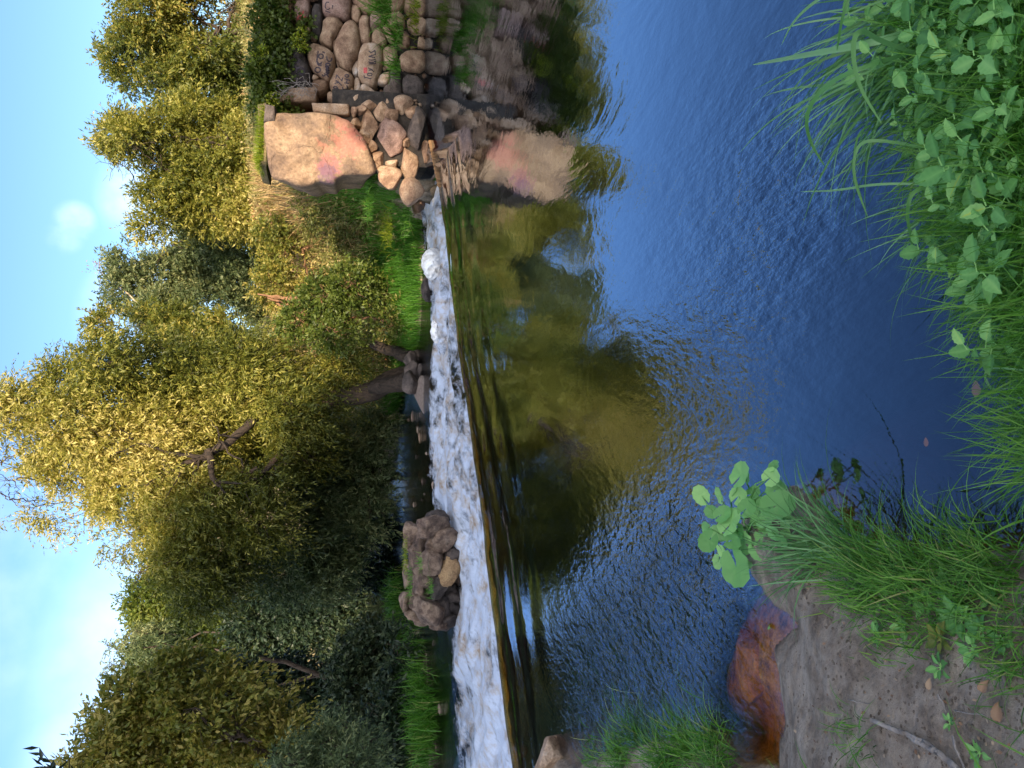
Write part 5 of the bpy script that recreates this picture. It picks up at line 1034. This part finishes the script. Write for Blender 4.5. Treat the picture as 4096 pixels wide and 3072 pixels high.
ribbon([(2010, 100), (1880, 140), (1790, 175), (1740, 240), (1745, 300), (1782, 360)], .013, [.2, .42, .45, .42, .36, .3], 'long pale blade curving down in a big arc over the pool')
ribbon([(2030, 130), (1900, 90), (1860, 60), (1840, 90), (1850, 180), (1905, 268)], .013, [.2, .4, .5, .52, .48, .42], 'pale blade doubled back in a tight hook beside the big arc')
ribbon([(1960, 120), (1840, 170), (1720, 225), (1650, 270), (1598, 330)], .006, [.25, .4, .4, .34, .28], 'thin blade whose tip reaches farthest out over the pool')
ribbon([(1800, -20), (1750, 10), (1710, 50), (1688, 98)], .008, [.5, .5, .47, .4], 'narrow blade hanging in from the picture edge, outermost')
ribbon([(1840, -20), (1818, 40), (1808, 110)], .008, [.5, .5, .45], 'narrow blade hanging in from the picture edge beside the broad dark blade')
ribbon([(2060, 400), (1900, 395), (1810, 412), (1728, 414)], .007, [.2, .3, .32, .3], 'yellow-green blade standing straight out in the middle of the right shore')
ribbon([(2050, 330), (1900, 300), (1850, 310), (1840, 380), (1875, 470)], .009, [.2, .35, .38, .36, .3], 'green blade bent left in the middle of the right shore')
ribbon([(2060, 420), (1980, 400), (1955, 450), (1975, 550)], .011, [.2, .3, .3, .2], 'wide light blade drooping towards the pool below the bent one')
ribbon([(1880, 270), (1850, 290), (1842, 370), (1865, 440)], .006, [.3, .35, .33, .3], 'slender blade crossing in front of the standing one')
ribbon([(2212, 800), (2120, 790), (2140, 850), (2200, 830)], .006, [.2, .2, .16, .12], 'kinked blade over the sunken brown leaf')
# litter on the mud
def stick(pts, r0, r1, label):
    p_ = np.vstack([wiggle(onbank(*a, .01), onbank(*b_, .01), 8, .12) for a, b_ in zip(pts[:-1], pts[1:])]); p_[:, 2] += r0 * .6
    keep = np.r_[True, np.linalg.norm(np.diff(p_, axis=0), axis=1) > 1e-4]; p_ = p_[keep]
    v, f = tube_path(p_, np.linspace(r0, r1, len(p_)), 7); v += .0012 * nse(v, 60, 5)[:, None]
    tag(recentre(mesh('stick', v, f, M['stick'], smooth=True)), label, 'stick')
stick([(1885, 1555), (1960, 1585), (2030, 1625), (2080, 1670)], .007, .009, 'long forked grey stick lying on the mud, pointing to the corner')
stick([(1960, 1585), (2000, 1600), (2060, 1660)], .005, .004, 'thin stick branching beside the long grey one')
stick([(2165, 1425), (2175, 1480)], .006, .005, 'short thick twig below the plantain patch')
stick([(2030, 1500), (2060, 1560)], .003, .002, 'thin root across the dark soil above the seedlings')
stick([(2060, 1590), (2085, 1660)], .004, .003, 'straight twig left of the small seedling')
stick([(2060, 1530), (2130, 1545)], .002, .0015, 'fine twig pointing at the brown leaves')
stick([(1830, 1510), (1880, 1520), (1900, 1500)], .002, .001, 'fine crooked root on the pale mud')
stick([(1905, 1240), (1915, 1290)], .0025, .002, 'white curled root at the grass edge')
M['deadleaf'] = leafmat('dead_leaf', [(0, (.12, .06, .03)), (.6, (.28, .17, .10)), (1, (.4, .3, .2))], trans=.1)
for i_, (x, y, s_, lb) in enumerate([(2160, 1560, .045, 'brown crumpled leaf lying near the bottom edge'), (2120, 1495, .035, 'pale brown curled leaf beside the plantain'), (2185, 1300, .04, 'grey dry leaf under the grass at the bottom edge'), (2010, 1490, .03, 'small brown leaf on dark soil'), (1692, 1355, .035, 'pale green fallen leaf at the mud tip')]):
    c_ = np.array(onbank(x, y, .012)[:]); c_[2] = max(c_[2], .01); q_ = np.random.RandomState(i_); ya = unit(q_.normal(size=3) * [1, 1, .1]); za = unit(np.array([.1, -.2, 1.])); xa = unit(np.cross(ya, za)); za = np.cross(xa, ya)
    v, f, t = stamp(BR, BRF, c_[None], xa[None], ya[None], za[None], np.array([[s_ * .6, s_, s_ * 2.]]), np.array([.5 + .1 * i_])); tag(recentre(mesh('fallen_leaf', v, f, M['deadleaf'] if i_ < 4 else M['herb_soft'], smooth=True, attrs={'tint': t})), lb, 'leaf')
for i_, (x, y, z, lb) in enumerate([(2108, 858, -.07, 'sunken brown oval leaf near the right shore'), (2000, 965, -.08, 'small yellow sunken leaf in the near pool')]):
    c_ = np.array(P(x, y, z)[:]); s_ = .05 if i_ == 0 else .03
    v, f, t = stamp(BR, BRF, c_[None], np.array([[0, 1., 0]]), np.array([[1., 0, 0]]), np.array([[0, 0, -1.]]), np.array([[s_ * .6, s_, s_ * .3]]), np.array([.9])); tag(recentre(mesh('sunken_leaf', v, f, M['deadleaf'], smooth=True, attrs={'tint': t})), lb, 'leaf')
q = np.random.RandomState(8)
M['clod'] = rockmat('clod', [(.2, (.15, .11, .08)), (.6, (.30, .24, .19)), (.9, (.45, .38, .31))], scale=40)
cr = []
for i_ in range(900):          # crumbs of earth and grit on the mud: nobody could count them
    x = q.uniform(1700, 2230); y = q.uniform(1230, 1680); p_ = onbank(x, y)
    if p_.z < .02: continue
    s_ = q.uniform(.0015, .006) * (1 if q.rand() < .95 else 2)
    v, f = rock_arrays(p_[:], (s_ * 1.2, s_, s_ * .7), i_, 1, 3); cr.append((v, f))
v, f = merge(cr); tag(mesh('soil_crumbs', v, f, M['clod'], attrs={'tint': q.uniform(.2, 1, len(v))}), 'small clods and grit strewn over the bare mud', 'gravel', kind='stuff')

# dead leaf scraps, straw and rootlets on the mud
q = np.random.RandomState(88); pts_ = [onbank(q.uniform(1720, 2225), q.uniform(1180, 1680)) for _ in range(420)]; pts_ = np.array([p_[:] for p_ in pts_ if p_.z > .02]); n_ = len(pts_)
ya = unit(q.normal(size=(n_, 3)) * [1, 1, .15]); za = unit(np.cross(ya, np.cross([0, 0, 1.], ya)) * -1 + q.normal(size=(n_, 3)) * .25); xa = unit(np.cross(ya, za)); za = np.cross(xa, ya)
L_ = q.uniform(.006, .02, n_); W_ = np.where(q.rand(n_) < .6, L_ * q.uniform(.06, .14, n_), L_ * q.uniform(.4, .7, n_))
v, f, t = stamp(DIA, DIAF, pts_ + [0, 0, .004], xa, ya, za, np.stack([W_, L_, L_], 1), q.uniform(0, 1, n_))
tag(mesh('leaf_litter', v, f, M['deadleaf'], attrs={'tint': t}), 'scraps of dead leaf and straw strewn over the mud', 'litter', kind='stuff')
